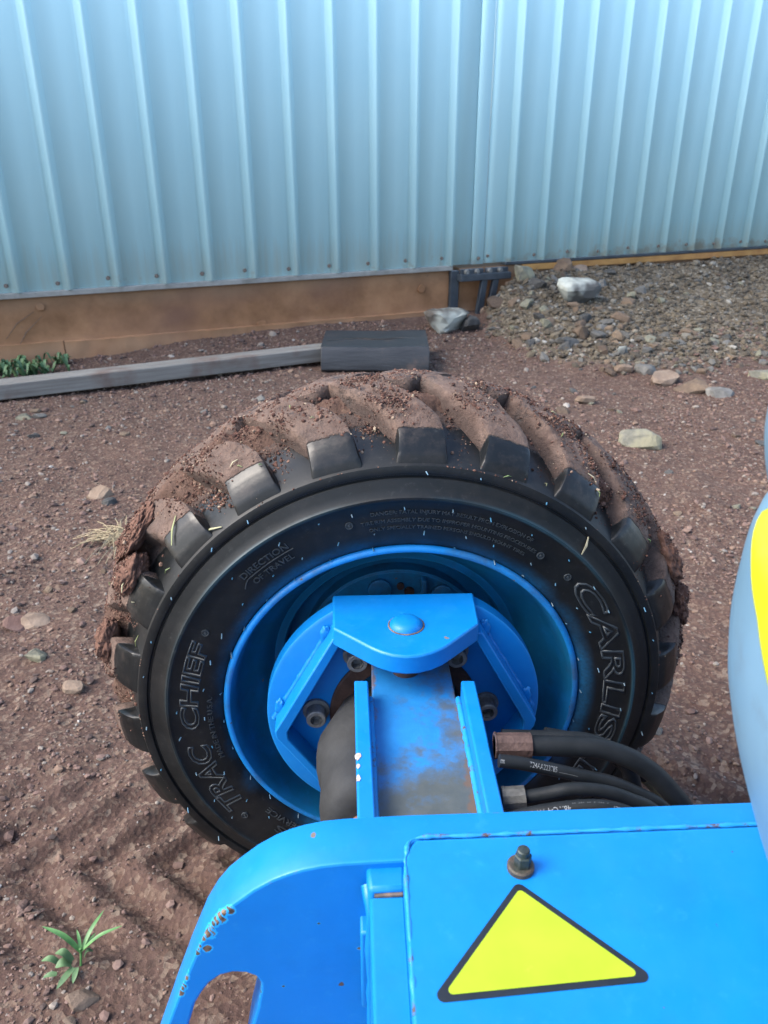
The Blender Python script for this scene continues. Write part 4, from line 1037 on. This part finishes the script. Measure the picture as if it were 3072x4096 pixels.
# which side of the tube faces the camera: N starts as 'up', B = T x N  (T along +x -> B = -y, towards the camera)
hose_text(H2, P2, .0062, .098, .111, 'com', .0052, .75)
hose_text(H2, P2, .0062, .134, .160, 'T24AA223785', .0050, .75)
hose_text(H2, P2, .0062, .162, .180, '____', .0030, .75)
hose_text(H4, P4, .0068, .111, .162, '48ITC-4 WP 22,7 MPa', .0056, .8, True)
hose_text(H4, P4, .0068, .164, .193, '| ||| | || ||| ||', .0056, .8, True)
hose_text(H4, P4, .0068, .196, .212, 'Parker', .0050, .8, True)
hose_text(H5, P5, .0068, .268, .284, 'MSH', .0052, .75)
hose_text(H5, P5, .0068, .240, .252, '317', .0052, .75)

# --- chassis: thick end plate with rounded corner and tie-down hole, box lid, side plate
KY = math.atan(.05)
MC = RI @ Matrix.Rotation(KY, 4, 'Z')
plate_poly = [(.80, .562), (.097, .562), (.018, .5625), (-.011, .562), (-.030, .5615), (-.046, .560), (-.060, .557), (-.070, .5535), (-.082, .548), (-.097, .538), (-.112, .5245), (-.121, .5155), (-.130, .503), (-.140, .484), (-.149, .461), (-.157, .440), (-.170, .404), (-.182, .369), (-.197, .325), (-.212, .27), (-.222, .20), (.80, .20)]
hole = [(-.166, .365), (-.157, .392), (-.151, .413), (-.144, .427), (-.137, .438), (-.128, .446), (-.118, .449), (-.108, .4475), (-.101, .443), (-.0975, .435), (-.098, .427), (-.102, .405), (-.107, .386), (-.113, .36), (-.120, .320), (-.126, .28), (-.17, .28), (-.172, .32)]
cp = curve_plate('chassis_end_plate', [plate_poly, hole], .043, M['paint_plate'], root, .0022,
                 MC @ Matrix.Translation((.0215, .436, 0)) @ Matrix.Rotation(rad(90), 4, 'X'))
IC = (Matrix.Translation((.0215, .436, 0)) @ Matrix.Rotation(rad(90), 4, 'X')).inverted()   # children given in the chassis frame
def c_child(o): o.matrix_local = IC; return o
lid = c_child(prism('box_lid', [(.038, .419), (.046, .4300), (.80, .4305), (.80, -.15), (.026, -.15), (.0345, .40)], .548, .5655, M['paint_top'], cp, .0018))
# true left edge follows the photo: x = .0155 at y=.42 (world)
for v_ in lid.data.vertices:
    if v_.co.x < .2: v_.co.x -= .001
c_child(prism('side_plate', [(.0095, .395), (.0345, .395), (.026, -.15), (.0055, -.15)], .25, .5500, M['paint_top'], cp, .002))
# welds along the lid
pts_ = catmull([(.0335, .30, .5640), (.0345, .35, .5645), (.0355, .40, .565), (.0370, .417, .565), (.0455, .4315, .565), (.09, .4320, .565), (.16, .4322, .565), (.23, .4322, .565), (.33, .4322, .565), (.5, .4322, .565)], 14)
c_child(tube('weld_bead', pts_, [.0016 + .0012 * mnoise.noise((p[0] * 120, p[1] * 120, 1)) + .0007 * mnoise.noise((p[0] * 400, p[1] * 400, 4)) for p in pts_], M['weld'], cp, 8, 60))
pts_ = catmull([(.0085, .4135, .540), (.0100, .405, .535), (.0105, .398, .525), (.0105, .3965, .50), (.0105, .3960, .40), (.0105, .3960, .25)], 8)
c_child(tube('fillet_weld', pts_, [.0042 + .0018 * mnoise.noise((p[2] * 60, p[1] * 60, 1)) for p in pts_], M['paint'], cp, 10, 60))
c_child(prism('weld_fillet', [(.0075, .418), (.0365, .420), (.0350, .3965), (.0090, .3965)], .30, .5555, M['paint_top'], cp, .003))
c_child(tube('grime_line', catmull([(.013, .3955, .5502), (.022, .3957, .5504), (.033, .3958, .5506)], 4), .0016, M['rust_edge'], cp, 6))
# bare, chipped edges of the plate
def chip(path, r, seed, mat='rust_edge'):
    P = catmull(path, 8) + np.array([.0215, 0, 0]); rr_ = [max(.0003, r * (.7 + 1.2 * mnoise.noise((i * .8, seed, 0)))) for i in range(len(P))]
    rr_[0] = rr_[-1] = .0002; c_child(tube('chipped_edge', P, rr_, M[mat], cp, 6, 60))
yN = .4145
# lid bolt with washer
BX, BY = .117, .4005
v, f = tube_geo([(BX, BY, .565), (BX, BY, .5690), (BX, BY, .5700)], [.0096, .0096, .0084], 24); c_child(mesh_obj('washer', v, f, M['bolt_rust'], cp, 35))
v, f = tube_geo([(BX + .001, BY, .5695), (BX + .001, BY, .5785), (BX + .001, BY, .5795)], [.0062, .0062, .0054], 6); c_child(mesh_obj('hex_bolt', v, f, M['bolt_green'], cp, 25))
v, f = tube_geo([(BX + .001, BY, .579), (BX + .001, BY, .5835), (BX + .001, BY, .5843)], [.0045, .0045, .0038], 16); c_child(mesh_obj('bolt_tip', v, f, M['bolt_green'], cp, 35))
# warning triangle sticker (no pictogram left on it): black border and yellow field with rounded corners
def rtri(corners, r, n_=7):
    out = []; C3 = [np.array(c, float) for c in corners]
    for i in range(3):
        a_, b_, c_ = C3[i - 1], C3[i], C3[(i + 1) % 3]
        u_ = (a_ - b_) / np.linalg.norm(a_ - b_); w_ = (c_ - b_) / np.linalg.norm(c_ - b_)
        half = math.acos(np.clip(u_ @ w_, -1, 1)) / 2; dd = r / math.tan(half); cen = b_ + (u_ + w_) / np.linalg.norm(u_ + w_) * r / math.sin(half)
        p0, p1 = b_ + u_ * dd, b_ + w_ * dd; a0 = math.atan2(*(p0 - cen)[::-1]); a1 = math.atan2(*(p1 - cen)[::-1])
        if a1 - a0 > math.pi: a1 -= 2 * math.pi
        if a0 - a1 > math.pi: a1 += 2 * math.pi
        out += [cen + r * np.array([math.cos(q), math.sin(q)]) for q in np.linspace(a0, a1, n_)]
    return out
tri = [(.1125, .3895), (.1850, .3135), (.0420, .3060)]
cen = np.mean(tri, 0)
def shrink(t, d):
    t = [np.array(p, float) for p in t]; out = []
    for i in range(3):
        a_, b_, c_ = t[i - 1], t[i], t[(i + 1) % 3]; u_ = (a_ - b_) / np.linalg.norm(a_ - b_); w_ = (c_ - b_) / np.linalg.norm(c_ - b_)
        half = math.acos(np.clip(u_ @ w_, -1, 1)) / 2; out.append(b_ + (u_ + w_) / np.linalg.norm(u_ + w_) * d / math.sin(half))
    return out
stk = c_child(prism('warning_sticker', rtri(tri, .0045), .5655, .5659, M['sticker_black'], cp, 0))
o = prism('yellow_field', rtri(shrink(tri, .0042), .0028), .5659, .5662, M['sticker_yellow'], stk, 0)

# --- grey turntable cover with yellow stripe (right edge of the picture)
def loft_cover(name, prof, cap_top, m, parent, r=.26, cy=.46, grow=0, a0=0, a1=2 * math.pi, na=72, cut=None, depth=1):
    V = []; F = []
    P = catmull([(x_, 0, z_) for x_, z_ in prof], 5)
    if cut: P = P[(P[:, 2] >= cut[0]) & (P[:, 2] <= cut[1])]
    for x_, _, z_ in P:
        phi = math.atan2(x_ + .003, .42)                       # plan direction of the visible edge
        # circle of radius r whose left tangent passes that direction
        lo, hi = .1, 1.5
        for _ in range(40):
            mid = (lo + hi) / 2
            ang = math.atan2(mid, cy) - math.asin(min(.999, r / math.hypot(mid, cy)))
            if ang < phi: lo = mid
            else: hi = mid
        V += [(mid + (r + grow) * math.cos(q), cy + (r + grow) * math.sin(q) * depth, z_) for q in np.linspace(a0, a1, na, endpoint=(a1 - a0) < 6)]
    closed = (a1 - a0) > 6; n_ = na; k_ = len(P)
    F = [(i * n_ + j, i * n_ + (j + 1) % n_, (i + 1) * n_ + (j + 1) % n_, (i + 1) * n_ + j) for i in range(k_ - 1) for j in range(n_ if closed else n_ - 1)]
    if closed: F += [tuple(range(n_)), tuple(range((k_ - 1) * n_, k_ * n_))[::-1]]
    me = bpy.data.meshes.new(name); me.from_pydata(V, [], F)
    bm = bmesh.new(); bm.from_mesh(me); bmesh.ops.recalc_face_normals(bm, faces=bm.faces); bm.to_mesh(me); bm.free()
    return wrap(name, me, m, parent, 50, None)
cov_prof = [(.252, .852), (.232, .8475), (.221, .843), (.213, .834), (.210, .810), (.2105, .777), (.216, .743), (.227, .707), (.241, .669), (.258, .628), (.274, .589), (.285, .575)]
cov = loft_cover('turntable_cover', cov_prof, 0, M['cover'], root, cy=.30); cov.matrix_local = RI
tag(cov, 'smooth grey blue machine cover with a yellow stripe')
Pc = catmull([(x_, 0, z_) for x_, z_ in cov_prof], 5)[::-1]
def cover_cx(z_, r=.26, cy=.30):
    phi = math.atan2(np.interp(z_, Pc[:, 2], Pc[:, 0]) + .003, .42); lo, hi = .1, 1.5
    for _ in range(40):
        mid = (lo + hi) / 2
        if math.atan2(mid, cy) - math.asin(min(.999, r / math.hypot(mid, cy))) < phi: lo = mid
        else: hi = mid
    return mid
V = []; F = []; nq, nz2 = 44, 16
for i in range(nq):
    qd = 154 + (240 - 154) * i / (nq - 1); zb = float(np.interp(qd, [154, 163, 172, 179, 190, 240], [.841, .833, .819, .798, .770, .69]))
    for j in range(nz2):
        z_ = zb + (.8462 - zb) * j / (nz2 - 1); V.append((cover_cx(z_) + .2617 * math.cos(rad(qd)), .30 + .2617 * math.sin(rad(qd)), z_))
F = [(i * nz2 + j, (i + 1) * nz2 + j, (i + 1) * nz2 + j + 1, i * nz2 + j + 1) for i in range(nq - 1) for j in range(nz2 - 1)]
st_ = mesh_obj('yellow_stripe', V, F, M['stripe'], cov, 60)
so = st_.modifiers.new('thick', 'SOLIDIFY'); so.thickness = .001
cap = loft_cover('cover_cap', [(.26, .853), (.223, .8565), (.216, .866), (.209, .885), (.207, .905), (.209, .93), (.216, .955), (.24, .975)], 0, M['cover'], root, cy=.30); cap.matrix_local = RI

qs = np.radians(np.linspace(140, 186, 14)); cxs = cover_cx(.834)
tube('cable_strap', [(cxs + .004 + .2605 * math.cos(q), .30 + .2605 * math.sin(q), .884 + .003 * math.sin(9 * q)) for q in qs], [.0035 + .0022 * mnoise.noise((i * .7, 3, 1)) for i in range(14)], M['black'], cap, 8)

# ------------------------------------------------------------------ plants
def blade_geo(path, w, seed=0, fold=.25):
    P = catmull(path, 5); n_ = len(P); T, N_, B_ = frames(P); V = []; F = []
    for i, p in enumerate(P):
        u_ = i / (n_ - 1); ww = w * (math.sin(math.pi * min(1, .18 + u_ * .82)) ** .7 if u_ < 1 else .02) + .0002
        side_ = np.cross(T[i], [0, 0, 1.0]); side_ /= np.linalg.norm(side_) + 1e-9; upv = np.cross(side_, T[i])
        for q, z_ in ((-1, fold), (0, 0), (1, fold)): V.append(p + side_ * ww * q + upv * ww * z_)
        for q, z_ in ((1, fold), (0, 0), (-1, fold)): V.append(p + side_ * ww * q * .96 + upv * (ww * z_ - .0004))
    for i in range(n_ - 1):
        for j in range(6): F.append((i * 6 + j, i * 6 + (j + 1) % 6, (i + 1) * 6 + (j + 1) % 6, (i + 1) * 6 + j))
    return V, F
wx, wy = -.412, .725; wzz = gh(wx, wy)
weed = empty('weed_seedling', (wx, wy, wzz)); weed.scale = (.78, .78, .8); tag(weed, 'green weed seedling with long blade leaves in the bottom left dirt', 'weed')
v, f = tube_geo(catmull([(.0, -.01, -.01), (.002, 0, .02), (.003, .0, .035)], 4), .0022, 8); mesh_obj('stem', v, f, M['leaf'], weed, 60)
for ex, ey, ez, w_ in ((.028, .060, .055, .0036), (.072, .025, .060, .0036), (-.066, .022, .062, .0048), (-.009, .025, .050, .0026), (.02, .03, .035, .003)):
    V, F = blade_geo([(.003, 0, .028), (.003 + ex * .45, ey * .45, .03 + (ez - .03) * .75), (ex, ey, ez)], w_); mesh_obj('leaf', V, F, M['leaf'], weed, 60)
for ex, ey, ez, w_, bx_, by_ in ((-.042, .0, .030, .007, -.012, -.006), (-.035, -.022, .022, .009, -.012, -.012), (-.022, -.055, .012, .006, -.006, -.018), (.002, -.045, .012, .0045, .0, -.018), (-.052, -.035, .014, .005, -.03, -.03), (-.062, -.012, .026, .006, -.03, -.012), (.022, .005, .028, .004, .006, 0)):
    V, F = blade_geo([(bx_, by_, .012), ((bx_ + ex) / 2, (by_ + ey) / 2, ez), (ex, ey, ez * .8)], w_); mesh_obj('leaf', V, F, M['leaf_grey'], weed, 60)
# low weed patch by the plinth, left
V = []; F = []
for i in range(130):
    s_ = RNG.uniform(-.45, .33); d_ = RNG.uniform(.06, .36)
    if RNG.random() > .35 + .9 * (mnoise.noise((s_ * 9, d_ * 9, 2)) + .4): continue
    x_, y_ = WP + eV * s_ + mV * d_; z_ = gh(x_, y_)
    for _ in range(3):
        a_ = RNG.uniform(0, 6.3); ln = RNG.uniform(.02, .075); v_, f_ = blade_geo([(x_, y_, z_ - .002), (x_ + ln * .5 * math.cos(a_), y_ + ln * .5 * math.sin(a_), z_ + RNG.uniform(.02, .075)), (x_ + ln * math.cos(a_), y_ + ln * math.sin(a_), z_ + RNG.uniform(.01, .05))], RNG.uniform(.005, .011))
        b0 = len(V); V += [tuple(q) for q in v_]; F += [tuple(b0 + q for q in f) for f in f_]
tag(mesh_obj('weed_patch', V, F, M['leaf_grey'], None, 60), 'low patch of grey green weeds at the foot of the plinth', 'weeds', kind='stuff')
# dry straw tuft
V = []; F = []
for i in range(120):
    a_ = RNG.uniform(0, 6.3); ln = RNG.uniform(.03, .13); x_, y_ = -.735 + RNG.normal(0, .02), 2.01 + RNG.normal(0, .02); z_ = gh(x_, y_)
    P_ = [(x_, y_, z_), (x_ + ln * .5 * math.cos(a_), y_ + ln * .5 * math.sin(a_), z_ + .018), (x_ + ln * math.cos(a_), y_ + ln * math.sin(a_), z_ + .006)]
    v_, f_ = tube_geo(catmull(P_, 3), .0011, 4); b0 = len(V); V += [tuple(q) for q in v_]; F += [tuple(b0 + q for q in f) for f in f_]
tag(mesh_obj('straw_tuft', V, F, M['straw']), 'flattened tuft of dry straw on the dirt left of the tyre', 'dry grass', kind='stuff')
